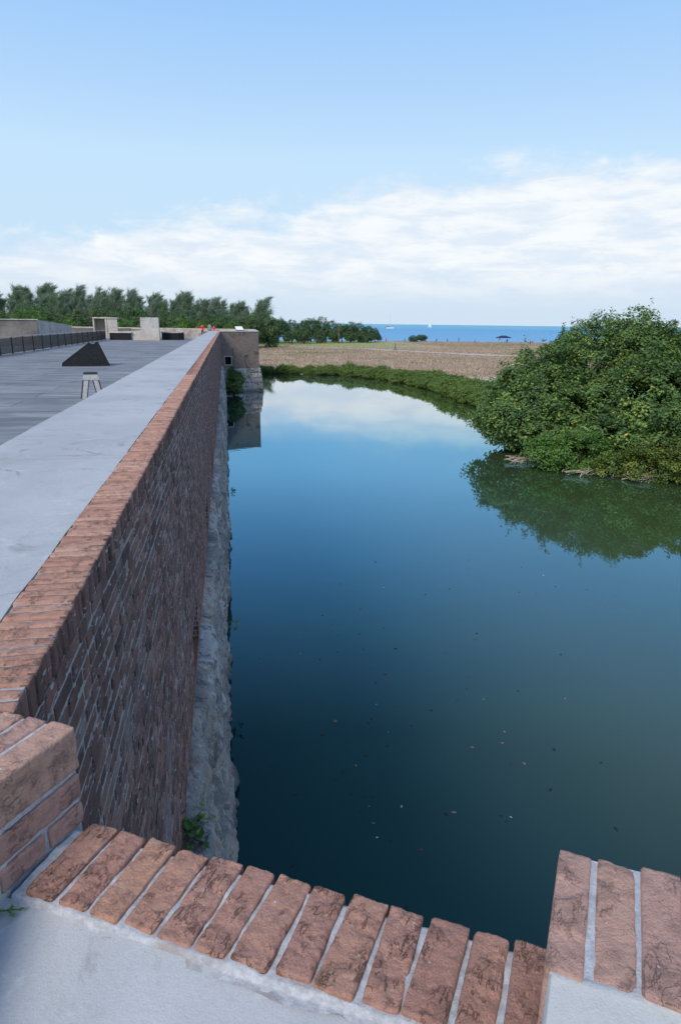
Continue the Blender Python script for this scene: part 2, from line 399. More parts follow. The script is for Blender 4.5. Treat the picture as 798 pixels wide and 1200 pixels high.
# open sea: blue inshore, a turquoise shoal far out
mt, n, b = material('sea water', 0.5, 0.06); M['sea'] = mt
p = n.pos()
yy = n.sep(p)[1]
wv = n.noise(n.map(p, (0.004, 0.02, 1)), 1.0, 5, 0.6)
yl = n.math('LOGARITHM', n.math('MAXIMUM', yy, 10.0), 10.0)
yl = n.math('ADD', yl, n.math('MULTIPLY', n.math('SUBTRACT', wv, 0.5), 0.10))
c = n.ramp(n.math('DIVIDE', yl, 5.0), [(0.0, (0.18, 0.40, 0.58)), (0.50, (0.18, 0.40, 0.58)), (0.595, (0.13, 0.34, 0.55)), (0.63, (0.15, 0.42, 0.53)), (0.80, (0.17, 0.45, 0.52)), (0.92, (0.15, 0.40, 0.52))])
w2 = n.noise(n.map(p, (0.05, 0.22, 1)), 1.0, 5, 0.65)
c = n.mix(n.math('MULTIPLY', n.rng(w2, 0.42, 0.62), 0.45), c, (0.10, 0.28, 0.47))
n.put(b.inputs['Base Color'], c)
n.put(b.inputs['Normal'], n.bump(n.noise(n.map(p, (0.5, 1.0, 1)), 0.7, 6, 0.65), 1.0, 0.6))


def ground_colour(n, p):
    x, y, z = n.sep(p)
    a = n.noise(p, 0.55, 6, 0.65)
    c = n.mix(n.rng(a, 0.3, 0.7), (0.40, 0.29, 0.20), (0.51, 0.39, 0.28))
    g = n.noise(n.map(p, (0.5, 1.6, 1)), 0.06, 5, 0.6)
    c = n.mix(n.math('MULTIPLY', n.rng(g, 0.52, 0.64), 0.7), c, (0.20, 0.23, 0.09))
    tn = n.noise(n.map(p, (0.6, 1.5, 1), (0, 0, 0), (30, 2, 0)), 0.10, 5, 0.65)
    c = n.mix(n.math('MULTIPLY', n.rng(tn, 0.52, 0.66), 0.5), c, (0.33, 0.27, 0.225))
    lw = n.math('MULTIPLY', n.rng(y, 172, 184), n.rng(x, 70, 40))
    c = n.mix(n.math('MULTIPLY', lw, 0.9), c, (0.30, 0.33, 0.13))
    bare = n.noise(n.map(p, (0.7, 1.6, 1), (0, 0, 0), (3, 7, 0)), 0.13, 5, 0.6)
    c = n.mix(n.math('MULTIPLY', n.rng(bare, 0.67, 0.70), 0.7), c, (0.55, 0.50, 0.43))
    sand = n.rng(y, 232, 240)
    c = n.mix(n.math('MULTIPLY', sand, n.rng(x, 40, 70)), c, (0.42, 0.33, 0.25))
    return c


mt, n, b = material('field ground', 0.95, 0.1); M['field'] = mt
p = n.pos(); n.put(b.inputs['Base Color'], ground_colour(n, p))
n.put(b.inputs['Normal'], n.bump(n.noise(p, 1.6, 6, 0.7), 0.8, 0.15))
mt, n, b = material('dry grass', 0.9, 0.1); M['grass'] = mt
p = n.pos(); c = ground_colour(n, p)
n.put(b.inputs['Base Color'], n.mix(n.math('MULTIPLY', n.attr('tone'), 0.35), c, (0.52, 0.42, 0.33)))
tr_ = n.add('ShaderNodeBsdfTranslucent'); n.put(tr_.inputs[0], c); ms_ = n.add('ShaderNodeMixShader'); ms_.inputs[0].default_value = 0.45
n.l.new(b.outputs[0], ms_.inputs[1]); n.l.new(tr_.outputs[0], ms_.inputs[2]); n.l.new(ms_.outputs[0], mt.node_tree.nodes['Material Output'].inputs[0])
M['path'] = mat_concrete('pale coral path', (0.42, 0.385, 0.345), (0.55, 0.515, 0.465), (0.34, 0.28, 0.2), 0.4, 6, 0.3, crack=False)


# ------------------------------------------------------------------ mesh helpers
def hash3(ix, iy, iz, s=0):
    h = (ix.astype(np.int64) * 374761393 + iy.astype(np.int64) * 668265263 + iz.astype(np.int64) * 2147483647 + s * 974711) & 0x7fffffff
    h = (h ^ (h >> 13)) * 1274126177 & 0x7fffffff
    h = (h ^ (h >> 16)) * 668265263 & 0x7fffffff
    return ((h ^ (h >> 15)) & 0xffffff) / float(0xffffff)


def vnoise(p, s=0):
    i = np.floor(p).astype(np.int64); f = p - i; f = f * f * (3 - 2 * f)
    r = 0
    for dx in (0, 1):
        for dy in (0, 1):
            for dz in (0, 1):
                w = (f[:, 0] if dx else 1 - f[:, 0]) * (f[:, 1] if dy else 1 - f[:, 1]) * (f[:, 2] if dz else 1 - f[:, 2])
                r = r + w * hash3(i[:, 0] + dx, i[:, 1] + dy, i[:, 2] + dz, s)
    return r - 0.5


def fbm(p, oct=4, s=0, gain=0.5):
    r = 0; a = 1
    for o in range(oct):
        r = r + a * vnoise(p * 2 ** o + 13.7 * o, s + o); a *= gain
    return r


class MB:
    """collects quads and triangles for one mesh"""
    def __init__(s):
        s.v = []; s.f = []; s.t = []; s.n = 0; s.mi = []
    def add(s, v, f, tone=0.5, mi=0):
        v = np.asarray(v, float).reshape(-1, 3)
        for k, q_ in enumerate(f):
            s.f.append([i + s.n for i in q_]); s.t.append(tone[k] if hasattr(tone, '__len__') else tone); s.mi.append(mi)
        s.v.append(v); s.n += len(v)
        return s
    def box(s, c, size, rz=0.0, tone=0.5, mi=0, tilt=None):
        x, y, z = [a / 2 for a in size]
        v = np.array([(a * x, b_ * y, c_ * z) for c_ in (-1, 1) for b_ in (-1, 1) for a in (-1, 1)])
        if tilt is not None: v = v @ np.array(tilt.to_3x3()).T
        cs, sn = math.cos(rz), math.sin(rz)
        v = v @ np.array([[cs, sn, 0], [-sn, cs, 0], [0, 0, 1]]) + np.array(c)
        return s.add(v, [(0, 2, 3, 1), (4, 5, 7, 6), (0, 1, 5, 4), (2, 6, 7, 3), (0, 4, 6, 2), (1, 3, 7, 5)], tone, mi)
    def prism(s, poly, z0, z1, tone=0.5, mi=0):
        """vertical prism over an anticlockwise polygon"""
        k = len(poly)
        v = [(x, y, z0) for x, y in poly] + [(x, y, z1) for x, y in poly]
        f = [tuple(range(k - 1, -1, -1)), tuple(range(k, 2 * k))]
        f += [(i, (i + 1) % k, k + (i + 1) % k, k + i) for i in range(k)]
        return s.add(v, f, tone, mi)
    def extrude(s, poly, c, ax, up_, out, d0, d1, tone=0.5, mi=0):
        """polygon (a, b) in the plane ax/up_, thickened along out"""
        c, ax, up_, out = map(np.array, (c, ax, up_, out)); k = len(poly)
        v = [c + ax * a + up_ * b_ + out * d0 for a, b_ in poly] + [c + ax * a + up_ * b_ + out * d1 for a, b_ in poly]
        f = [tuple(range(k - 1, -1, -1)), tuple(range(k, 2 * k))] + [(i, (i + 1) % k, k + (i + 1) % k, k + i) for i in range(k)]
        return s.add(v, f, tone, mi)
    def tube(s, pts, rad, seg=6, tone=0.5, mi=0):
        pts = [Vector(p_) for p_ in pts]; v = []; f = []
        for i, p_ in enumerate(pts):
            t = (pts[min(i + 1, len(pts) - 1)] - pts[max(i - 1, 0)]).normalized()
            a = t.cross(Vector((0.3, 0.2, 1)) if abs(t.z) < 0.9 else Vector((1, 0.1, 0))).normalized(); b_ = t.cross(a)
            r_ = rad[i] if hasattr(rad, '__len__') else rad
            for j in range(seg):
                an = 2 * math.pi * j / seg; v.append(p_ + (a * math.cos(an) + b_ * math.sin(an)) * r_)
        for i in range(len(pts) - 1):
            for j in range(seg):
                f.append((i * seg + j, i * seg + (j + 1) % seg, (i + 1) * seg + (j + 1) % seg, (i + 1) * seg + j))
        f.append(tuple(range(seg - 1, -1, -1))); f.append(tuple((len(pts) - 1) * seg + j for j in range(seg)))
        return s.add(v, f, tone, mi)
    def build(s, name, mat, parent=None, smooth=False):
        v = np.concatenate(s.v) if s.v else np.zeros((0, 3))
        me = bpy.data.meshes.new(name); me.from_pydata(v.tolist(), [], s.f)
        for x in (mat if isinstance(mat, (list, tuple)) else [mat]): me.materials.append(x)
        at = me.attributes.new('tone', 'FLOAT', 'FACE'); at.data.foreach_set('value', np.array(s.t, dtype=np.float32))
        me.polygons.foreach_set('material_index', s.mi)
        if smooth: me.polygons.foreach_set('use_smooth', [True] * len(me.polygons))
        me.update()
        return link(name, me, parent)


def link(name, me, parent=None):
    o = bpy.data.objects.new(name, me); COL.objects.link(o)
    if parent is not None: o.parent = parent
    return o


def quads_mesh(name, v, tone, mat):
    """v: (N,4,3) free quads, straight into a mesh"""
    N = len(v); me = bpy.data.meshes.new(name)
    me.vertices.add(N * 4); me.vertices.foreach_set('co', v.reshape(-1).astype(np.float32))
    me.loops.add(N * 4); me.loops.foreach_set('vertex_index', np.arange(N * 4, dtype=np.int32))
    me.polygons.add(N); me.polygons.foreach_set('loop_start', np.arange(0, N * 4, 4, dtype=np.int32))
    at = me.attributes.new('tone', 'FLOAT', 'FACE'); at.data.foreach_set('value', tone.astype(np.float32))
    me.materials.append(mat); me.update(calc_edges=True); me.validate()
    return me


def grid_mesh(name, P, tone, mat, smooth=True):
    """P: (a,b,3) grid of points"""
    a, b_, _ = P.shape
    idx = np.arange(a * b_).reshape(a, b_)
    f = np.stack([idx[:-1, :-1], idx[1:, :-1], idx[1:, 1:], idx[:-1, 1:]], -1).reshape(-1, 4)
    me = bpy.data.meshes.new(name); me.from_pydata(P.reshape(-1, 3).tolist(), [], f.tolist())
    me.materials.append(mat)
    if tone is not None:
        at = me.attributes.new('tone', 'FLOAT', 'POINT'); at.data.foreach_set('value', tone.reshape(-1).astype(np.float32))
    if smooth: me.polygons.foreach_set('use_smooth', [True] * len(me.polygons))
    me.update()
    return me


def tag(o, label=None, cat=None, group=None, kind=None):
    if label: o['label'] = label
    if cat: o['category'] = cat
    if group: o['group'] = group
    if kind: o['kind'] = kind
    return o


def empty(name, loc=(0, 0, 0), rz=0.0, scale=1.0):
    o = bpy.data.objects.new(name, None); COL.objects.link(o)
    o.location = loc; o.rotation_euler = (0, 0, rz); o.scale = (scale,) * 3 if not hasattr(scale, '__len__') else scale
    o.empty_display_size = 0.2
    return o


def copy_tree(o, parent=None):
    c = o.copy(); COL.objects.link(c)
    if parent is not None: c.parent = parent
    for ch in list(o.children): copy_tree(ch, c)
    return c


def rough_brick(L, Wd, H, step, seed, rad=0.007, amp=0.003, amp2=0.002, freq=26):
    """rounded, worn brick centred on the origin; returns verts, faces (welded)"""
    hx, hy, hz = L / 2, Wd / 2, H / 2
    n_ = [max(2, int(round(2 * h / step))) for h in (hx, hy, hz)]
    bm = bmesh.new(); pts = {}
    def vid(i, j, k):
        if (i, j, k) not in pts:
            pts[(i, j, k)] = bm.verts.new((-hx + 2 * hx * i / n_[0], -hy + 2 * hy * j / n_[1], -hz + 2 * hz * k / n_[2]))
        return pts[(i, j, k)]
    for a, b_, c in ((0, 1, 2), (1, 2, 0), (2, 0, 1)):
        for side in (0, n_[c]):
            for i in range(n_[a]):
                for j in range(n_[b_]):
                    qd = []
                    for (di, dj) in ((0, 0), (1, 0), (1, 1), (0, 1)):
                        ijk = [0, 0, 0]; ijk[a] = i + di; ijk[b_] = j + dj; ijk[c] = side; qd.append(vid(*ijk))
                    if side == 0: qd.reverse()
                    bm.faces.new(qd)
    bm.verts.index_update()
    v = np.array([x.co[:] for x in bm.verts]); f = [[x.index for x in fc.verts] for fc in bm.faces]; bm.free()
    off = np.array([seed * 3.71, seed * 1.93, seed * 7.17])
    rr = rad * (1 + 1.3 * np.clip(fbm(v * 18 + off, 2, 5) * 2, -0.6, 1))
    half = np.array([hx, hy, hz])
    core = np.clip(v, -(half - rr[:, None]), half - rr[:, None])
    d_ = v - core; ln = np.linalg.norm(d_, axis=1, keepdims=True); nr = np.where(ln > 1e-9, d_ / np.maximum(ln, 1e-9), 0)
    v = np.where(ln > 1e-9, core + nr * rr[:, None], v)
    nr2 = v / half; big = np.abs(nr2).max(axis=1, keepdims=True); nf = np.where(np.abs(nr2) > big - 0.03, np.sign(nr2), 0); nf = nf / np.maximum(np.linalg.norm(nf, axis=1, keepdims=True), 1e-9)
    disp = amp * fbm(v * freq + off, 3, 11) + amp2 * (0.5 - 2.2 * np.abs(fbm(v * 55 + off, 3, 23)))
    nf = nf * np.array([0.22, 0.5, 1.0])
    return v + nf * disp[:, None], f


def place(v, loc, rz):
    cs, sn = math.cos(rz), math.sin(rz)
    return v @ np.array([[cs, sn, 0], [-sn, cs, 0], [0, 0, 1]]) + np.array(loc)


def chamfer_brick(sx, sy, sz, ch):
    """box whose +x, top and side edges are chamfered; 24 verts, quads only where seen"""
    hx, hy, hz = sx / 2, sy / 2, sz / 2
    v = []; f = []
    for ax in range(3):
        for sg in (-1, 1):
            h = [hx, hy, hz]; b_ = [a for a in range(3) if a != ax]
            base = len(v)
            for s1, s2 in ((-1, -1), (1, -1), (1, 1), (-1, 1)):
                p_ = [0, 0, 0]; p_[ax] = sg * h[ax]; p_[b_[0]] = s1 * (h[b_[0]] - ch); p_[b_[1]] = s2 * (h[b_[1]] - ch); v.append(p_)
            qd = [base, base + 1, base + 2, base + 3]
            flip = (sg < 0) != (ax == 1)
            f.append(qd[::-1] if flip else qd)
    def fid(ax, sg): return ax * 2 + (1 if sg > 0 else 0)
    v = np.array(v)
    for a in range(3):
        for b_ in range(a + 1, 3):
            c = 3 - a - b_
            for s1 in (-1, 1):
                for s2 in (-1, 1):
                    def pick(ax, sg, ob, so):
                        ids = range(fid(ax, sg) * 4, fid(ax, sg) * 4 + 4)
                        r_ = [i for i in ids if np.sign(v[i][ob]) == so]
                        return sorted(r_, key=lambda i: v[i][c])
                    A = pick(a, s1, b_, s2); B = pick(b_, s2, a, s1)
                    qd = [A[0], A[1], B[1], B[0]]
                    nn = np.cross(v[qd[1]] - v[qd[0]], v[qd[2]] - v[qd[0]])
                    if nn[a] * s1 + nn[b_] * s2 < 0: qd = qd[::-1]
                    f.append(qd)
    return v, f


CV, CF = chamfer_brick(1, 1, 1, 0.0)


def brick_box(size, ch):
    v, _ = chamfer_brick(*size, ch)
    return v


# ------------------------------------------------------------------ setting: ground, sea, moat, deck
SHORE = np.array([(-160, 108), (-60, 104), (-20, 100), (4.7, 96.5), (15.8, 91.5), (20.8, 82.5), (22.6, 70), (22.2, 57), (20.8, 47), (18.8, 39.5), (18.2, 35), (18.9, 32.5), (20.6, 30.4), (23.2, 28), (28, 22), (36, 10), (50, -16), (72, -68)], float)


def shore_dist(x, y):
    """signed distance to the moat's far edge, positive on land"""
    P = np.stack([x, y], -1); best = np.full(len(x), 1e9); sg = np.ones(len(x))
    for a, b_ in zip(SHORE[:-1], SHORE[1:]):
        ab = b_ - a; t = np.clip(((P - a) @ ab) / (ab @ ab), 0, 1); c = a + t[:, None] * ab
        d_ = np.linalg.norm(P - c, axis=1); s_ = np.sign(ab[0] * (P[:, 1] - a[1]) - ab[1] * (P[:, 0] - a[0]))
        k = d_ < best; best = np.where(k, d_, best); sg = np.where(k, s_, sg)
    return best * sg


def land_height(x, y):
    d_ = shore_dist(x, y) + 0.8 * fbm(np.stack([x * 0.35, y * 0.35, 0 * x], -1), 3, 3)
    h = np.clip((d_ + 1.2) / 3.2, 0, 1); h = h * h * (3 - 2 * h)
    beach = np.clip((258 + 6 * np.sin(x * 0.03) - y) / 16, 0, 1)
    z = -0.7 + 1.5 * h
    z = z * beach + (-0.7) * (1 - beach) + 0.10 * fbm(np.stack([x * 0.12, y * 0.12, 0 * x], -1), 3, 8) * h
    return z


gx = np.concatenate([np.arange(-170, 0, 6.0), np.arange(0, 60, 0.9), np.arange(60, 150, 2.5), np.arange(150, 430, 14)])
gy = np.concatenate([np.arange(-80, 20, 5.0), np.arange(20, 110, 0.9), np.arange(110, 275, 2.2)])
GX, GY = np.meshgrid(gx, gy, indexing='ij')
GZ = land_height(GX.ravel(), GY.ravel()).reshape(GX.shape)
o = link('field', grid_mesh('field', np.stack([GX, GY, GZ], -1), None, M['field'])); tag(o, kind='structure')

mb = MB(); mb.add([(-170, -80, 0), (140, -80, 0), (140, 125, 0), (-170, 125, 0)], [(0, 1, 2, 3)])
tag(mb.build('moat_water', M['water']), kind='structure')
mb = MB()
for x0, x1, y0, y1 in ((-60000, 60000, 125, 90000), (-60000, -170, -60000, 125), (140, 60000, -60000, 125), (-170, 140, -60000, -80)):
    mb.add([(x0, y0, 0), (x1, y0, 0), (x1, y1, 0), (x0, y1, 0)], [(0, 1, 2, 3)])
tag(mb.build('sea', M['sea']), kind='structure')

# gravel path across the field
pp = [(2, 186), (20, 179), (35.6, 168), (45.9, 149.5), (56.2, 134), (70, 128.5), (90, 127), (140, 126)]
pts = []
for (x0, y0), (x1, y1) in zip(pp[:-1], pp[1:]):
    for k in range(12): pts.append((x0 + (x1 - x0) * k / 12, y0 + (y1 - y0) * k / 12))
pts = np.array(pts + [pp[-1]]); tn = np.gradient(pts, axis=0); tn /= np.linalg.norm(tn, axis=1, keepdims=True); nr_ = np.stack([-tn[:, 1], tn[:, 0]], -1)
w_ = 1.9 + 0.8 * vnoise(np.stack([pts[:, 0] * 0.4, pts[:, 1] * 0.4, 0 * pts[:, 0]], -1))
G = []
for sgn in (-1, -0.5, 0, 0.5, 1):
    q_ = pts + nr_ * (w_ * sgn)[:, None]; G.append(np.stack([q_[:, 0], q_[:, 1], land_height(q_[:, 0], q_[:, 1]) + 0.05], -1))
tag(link('path', grid_mesh('path', np.stack(G, 0)[::-1], None, M['path'])), kind='structure')

# dry grass: too many blades to count, one mesh
N = 95000
xx = rng.uniform(-2, 150, N); yy_ = 78 + (248 - 78) * rng.random(N) ** 1.25
d_ = shore_dist(xx, yy_)
k = (d_ > 1.5) & (yy_ < 247); k &= ~((yy_ > 176) & (xx < 62) & (rng.random(N) < 0.85))
pd = np.min(np.linalg.norm(np.stack([xx, yy_], -1)[:, None, :] - pts[None, ::3, :], axis=2), axis=1); k &= pd > 3.2
xx, yy_ = xx[k], yy_[k]; N = len(xx); zz = land_height(xx, yy_)
an = rng.uniform(0, np.pi, N); hgt = rng.uniform(0.10, 0.30, N); wd = rng.uniform(0.06, 0.15, N); ln = rng.normal(0, 0.10, (N, 2))
dx = np.cos(an) * wd; dy = np.sin(an) * wd
v = np.zeros((N, 4, 3))
v[:, 0] = np.stack([xx - dx, yy_ - dy, zz - 0.03], -1); v[:, 1] = np.stack([xx + dx, yy_ + dy, zz - 0.03], -1)
v[:, 2] = np.stack([xx + dx * .5 + ln[:, 0], yy_ + dy * .5 + ln[:, 1], zz + hgt], -1); v[:, 3] = np.stack([xx - dx * .6 + ln[:, 0], yy_ - dy * .6 + ln[:, 1], zz + hgt * 0.85], -1)
tag(link('dry_grass', quads_mesh('dry_grass', v, rng.random(N), M['grass'])), 'brown dry grass covering the field beyond the moat', 'grass', kind='stuff')

# ------------------------------------------------------------------ the long curtain wall
XF = -0.51                       # outer face
ZC = WZ - 0.868                  # coping top
ZB = WZ - 4.25                   # foot of the brickwork
ZD = WZ - 2.1                    # roof deck
Y1 = 69.0
wall = empty('curtain_wall', (0, 0, 0))
tag(wall, 'long receding brick wall with red brick coping rising from the moat', 'wall')

OPEN = [(7.2, 8.4), (12.6, 13.8), (18.2, 19.4), (24.5, 25.7), (31, 32.2)]
OZ0, OZ1 = ZB + 0.02, ZB + 0.66

# bricks, each one modelled: worn corners, unequal projection
mb_v = []; tones = []
row_h = 0.0725; z = ZC - 0.101; row = 0
mean_len = 0.212
sizes = []; cens = []; chs = []
while z > ZB - 0.02:
    y = 0.9 - (0.106 if row % 2 else 0) - rng.uniform(0, 0.05)
    while y < Y1:
        L = (0.200 if rng.random() < (0.8 if row % 2 else 0.15) else 0.097) * rng.uniform(0.94, 1.05)
        yc = y + L / 2
        if not any(a - 0.02 < yc < b_ + 0.02 and OZ0 < z < OZ1 + 0.03 for a, b_ in OPEN):
            pr_ = rng.normal(0, 0.0022)
            pr_ = max(pr_, -0.004)
            sizes.append((0.05, L, 0.058 * rng.uniform(0.92, 1.06))); cens.append((XF - 0.025 + pr_, yc, z - row_h / 2 + rng.normal(0, 0.0018)))
        y += L + 0.011 * rng.uniform(0.7, 1.4)
    z -= row_h; row += 1
sizes = np.array(sizes); cens = np.array(cens); NB = len(cens)
ch = 0.006
V = np.zeros((NB, 24, 3))
base_v = CV
sg = np.sign(base_v)
# unit chamfer: rebuild positions per brick from signs and face axis
for i in range(24):
    ax = i // 8
    off = sizes / 2 - ch
    pos_ = sg[i] * off
    pos_[:, ax] = sg[i][ax] * sizes[:, ax] / 2
    V[:, i] = pos_
V += rng.normal(0, 0.0013, V.shape)
V += cens[:, None, :]
F0 = np.array([f for f in CF if min(CV[i][0] for i in f) > -0.499])      # faces buried in the core are left out
FF = (F0[None] + 24 * np.arange(NB)[:, None, None]).reshape(-1, 4)
me = bpy.data.meshes.new('brick_face')
me.from_pydata(V.reshape(-1, 3).tolist(), [], FF.tolist()); me.materials.append(M['wall_brick'])
tn_ = np.clip(rng.normal(0.47, 0.25, NB), 0, 1)
at = me.attributes.new('tone', 'FLOAT', 'FACE'); at.data.foreach_set('value', np.repeat(tn_, len(F0)).astype(np.float32)); me.update()
link('brick_face', me, wall)

# mortar bed behind the bricks, pierced by the openings, and the dark openings themselves
mb = MB(); xs = XF - 0.0055
ys = [0.6] + [e for ab in OPEN for e in ab] + [Y1]
for i in range(len(ys) - 1):
    a, b_ = ys[i], ys[i + 1]
    zt = ZC - 0.104
    if i % 2 == 0: mb.add([(xs, a, ZB - .1), (xs, b_, ZB - .1), (xs, b_, zt), (xs, a, zt)], [(0, 1, 2, 3)])
    else:
        mb.add([(xs, a, ZB - .1), (xs, b_, ZB - .1), (xs, b_, OZ0), (xs, a, OZ0)], [(0, 1, 2, 3)])
        mb.add([(xs, a, OZ1), (xs, b_, OZ1), (xs, b_, zt), (xs, a, zt)], [(0, 1, 2, 3)])
mb.build('mortar', M['dark_mortar'], wall)
for a, b_ in OPEN:
    mb = MB(); xi = XF - 0.55
    mb.add([(xs, a, OZ0), (xi, a, OZ0), (xi, a, OZ1), (xs, a, OZ1)], [(0, 1, 2, 3)])
    mb.add([(xs, b_, OZ0), (xi, b_, OZ0), (xi, b_, OZ1), (xs, b_, OZ1)], [(3, 2, 1, 0)])
    mb.add([(xs, a, OZ0), (xs, b_, OZ0), (xi, b_, OZ0), (xi, a, OZ0)], [(0, 1, 2, 3)])
    mb.add([(xs, a, OZ1), (xs, b_, OZ1), (xi, b_, OZ1), (xi, a, OZ1)], [(3, 2, 1, 0)])
    mb.add([(xi, a, OZ0), (xi, b_, OZ0), (xi, b_, OZ1), (xi, a, OZ1)], [(0, 1, 2, 3)])
    mb.build('embrasure_opening', M['red_brick'], wall)

# coping of bricks on edge
mb = MB(); y = 1.36; i = 0
while y < 11.5:
    t = 0.050 * rng.uniform(0.90, 1.06)
    L = 0.186 * rng.uniform(0.98, 1.02)
    v, f = rough_brick(L, t, 0.102, 0.011 if y < 4.5 else 0.018, i, 0.005, 0.003, 0.0016)
    v = place(v, (XF - 0.093 + rng.normal(0, 0.0018), y + t / 2, ZC - 0.051 + rng.normal(0, 0.0018)), rng.normal(0, 0.012))
    mb.add(v, f, float(np.clip(rng.normal(0.5, 0.26), 0, 1)))
    y += t + 0.0075 * rng.uniform(0.6, 1.5); i += 1
near_end = y
while y < Y1:
    t = 0.050 * rng.uniform(0.90, 1.06)
    v = np.array(brick_box((0.186 * rng.uniform(0.96, 1.04), t, 0.102), 0.004)) + rng.normal(0, 0.0012, (24, 3))
    v = place(v, (XF - 0.093 + rng.normal(0, 0.003), y + t / 2, ZC - 0.051 + rng.normal(0, 0.002)), rng.normal(0, 0.01))
    mb.add(v, CF, float(np.clip(rng.normal(0.5, 0.26), 0, 1)))
    y += t + 0.0075 * rng.uniform(0.6, 1.5)
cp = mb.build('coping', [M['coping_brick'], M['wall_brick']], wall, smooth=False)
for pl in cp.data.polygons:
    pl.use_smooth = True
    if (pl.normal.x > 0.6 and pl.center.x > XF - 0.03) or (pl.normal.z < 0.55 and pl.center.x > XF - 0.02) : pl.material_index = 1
mb = MB(); mb.prism([(XF - 0.184, 1.30), (XF - 0.010, 1.30), (XF - 0.010, Y1), (XF - 0.184, Y1)], ZC - 0.106, ZC - 0.006)
mb.build('coping_mortar', M['dark_mortar'], wall)

# concrete walkway on the wall top, cast in bays with a ragged edge against the coping
mb = MB(); XW0, XW1 = -1.63, XF - 0.194
joints = [0.2, 2.52, 4.42, 7.0, 10.2, 14, 18, 22, 26, 30, 34, 38, 42, 46, 50, 54, 58, 62, 66, Y1 + 0.4]
for a, b_ in zip(joints[:-1], joints[1:]):
    n_ = max(4, int((b_ - a) / 0.12)) if a < 14 else 14
    yy_ = np.linspace(a + 0.004, b_ - 0.004, n_)
    e = 0.010 * fbm(np.stack([yy_ * 3.3, 0 * yy_, 0 * yy_], -1), 4, 4) + 0.003
    sk = 0.10 if a > 2 else 0.0
    right = [(XW1 + e[j], yy_[j]) for j in range(n_)]
    left = [(XW0 + 0.01 * fbm(np.array([[yy_[j] * 2, 1, 0]]), 2)[0], yy_[j] - 0.0) for j in range(n_ - 1, -1, -1)]
    mb.prism(right + left, ZC - 0.22, ZC - 0.003 + rng.normal(0, 0.001))
mb.build('walkway', M['walk'], wall)

# brick core below the walkway down to the water
mb = MB(); mb.prism([(-1.60, 0.4), (XF - 0.56, 0.4), (XF - 0.56, Y1 + 0.6), (-1.60, Y1 + 0.6)], -1.0, ZC - 0.20)
mb.prism([(XF - 0.558, 0.9), (XF - 0.056, 0.9), (XF - 0.056, Y1 + 0.6), (XF - 0.558, Y1 + 0.6)], OZ1 + 0.002, ZC - 0.125)
mb.prism([(XF - 0.558, 0.9), (XF - 0.056, 0.9), (XF - 0.056, Y1 + 0.6), (XF - 0.558, Y1 + 0.6)], -1.0, OZ0 - 0.002)
mb.build('core', M['fort_brick'], wall)


def talus(path, out, z_top, seed, ny, nz, foot=0.38, ledge=0.14):
    """rough stone base: path of (x, y) points along the wall foot, out = outward unit vectors"""
    path = np.array(path, float); out = np.array(out, float)
    s_ = np.concatenate([[0], np.cumsum(np.linalg.norm(np.diff(path, axis=0), axis=1))])
    prof = np.array([(0.00, z_top + 0.0), (0.35 * ledge, z_top - 0.01), (0.8 * ledge, z_top - 0.04), (ledge, z_top - 0.10), (ledge + 0.02, z_top - 0.25)] +
                    [(ledge + 0.02 + (foot - ledge) * t, z_top - 0.25 - (z_top - 0.25 + 0.5) * t) for t in np.linspace(0.0, 1, nz)[1:]])
    # resample the profile evenly
    ps = np.concatenate([[0], np.cumsum(np.linalg.norm(np.diff(prof, axis=0), axis=1))]); tt = np.linspace(0, ps[-1], nz + 14)
    pr_ = np.stack([np.interp(tt, ps, prof[:, 0]), np.interp(tt, ps, prof[:, 1])], -1)
    A, B = len(path), len(pr_)
    P = np.zeros((A, B, 3)); T = np.zeros((A, B))
    depth = ps[-1]
    cuts = [0.0]; r_ = random.Random(seed)
    while cuts[-1] < depth: cuts.append(cuts[-1] + r_.uniform(0.42, 0.75))
    for j in range(B):
        ci = max(i for i, c in enumerate(cuts) if c <= tt[j] + 1e-6); 
        wob = 0.05 * fbm(np.stack([s_ * 2.0, 0 * s_ + j * 0.02, 0 * s_ + 3], -1), 3, seed)
        dj = np.minimum(np.abs(tt[j] + wob - cuts[ci]), np.abs(cuts[min(ci + 1, len(cuts) - 1)] - tt[j] - wob))
        L = 1.15 + 0.3 * hash3(np.array([ci]), np.array([seed]), np.array([1]))[0]
        u_ = s_ / L + 0.37 * ci + 0.25 * vnoise(np.stack([s_ * 0.9, 0 * s_ + ci, 0 * s_], -1), seed)
        k_ = np.floor(u_); fr = u_ - k_; di = np.minimum(fr, 1 - fr) * L
        hsh = hash3(k_.astype(np.int64), np.full(A, ci), np.full(A, seed), 3)
        dm = np.minimum(di, dj)
        T[:, j] = (0.22 + 0.78 * hash3(k_.astype(np.int64), np.full(A, ci), np.full(A, seed), 9)) * np.clip(0.25 + dm / 0.06, 0, 1)
        groove = np.clip(dm / 0.05, 0, 1); groove = groove * (2 - groove)
        q3 = np.stack([path[:, 0] * 0.7 + 50 * seed, s_, 0 * s_ + tt[j]], -1)
        amt = 0.09 * (hsh - 0.5) - 0.11 * (1 - groove) + 0.19 * fbm(q3 * 1.7, 4, seed + 2, 0.6) + 0.06 * fbm(q3 * 8, 4, seed + 6, 0.6)
        if j < 3: amt = amt * (j / 3)
        P[:, j, 0] = path[:, 0] + out[:, 0] * (pr_[j, 0] + amt); P[:, j, 1] = path[:, 1] + out[:, 1] * (pr_[j, 0] + amt)
        P[:, j, 2] = pr_[j, 1] + 0.5 * amt * (tt[j] < ledge * 1.4)
    return P, T


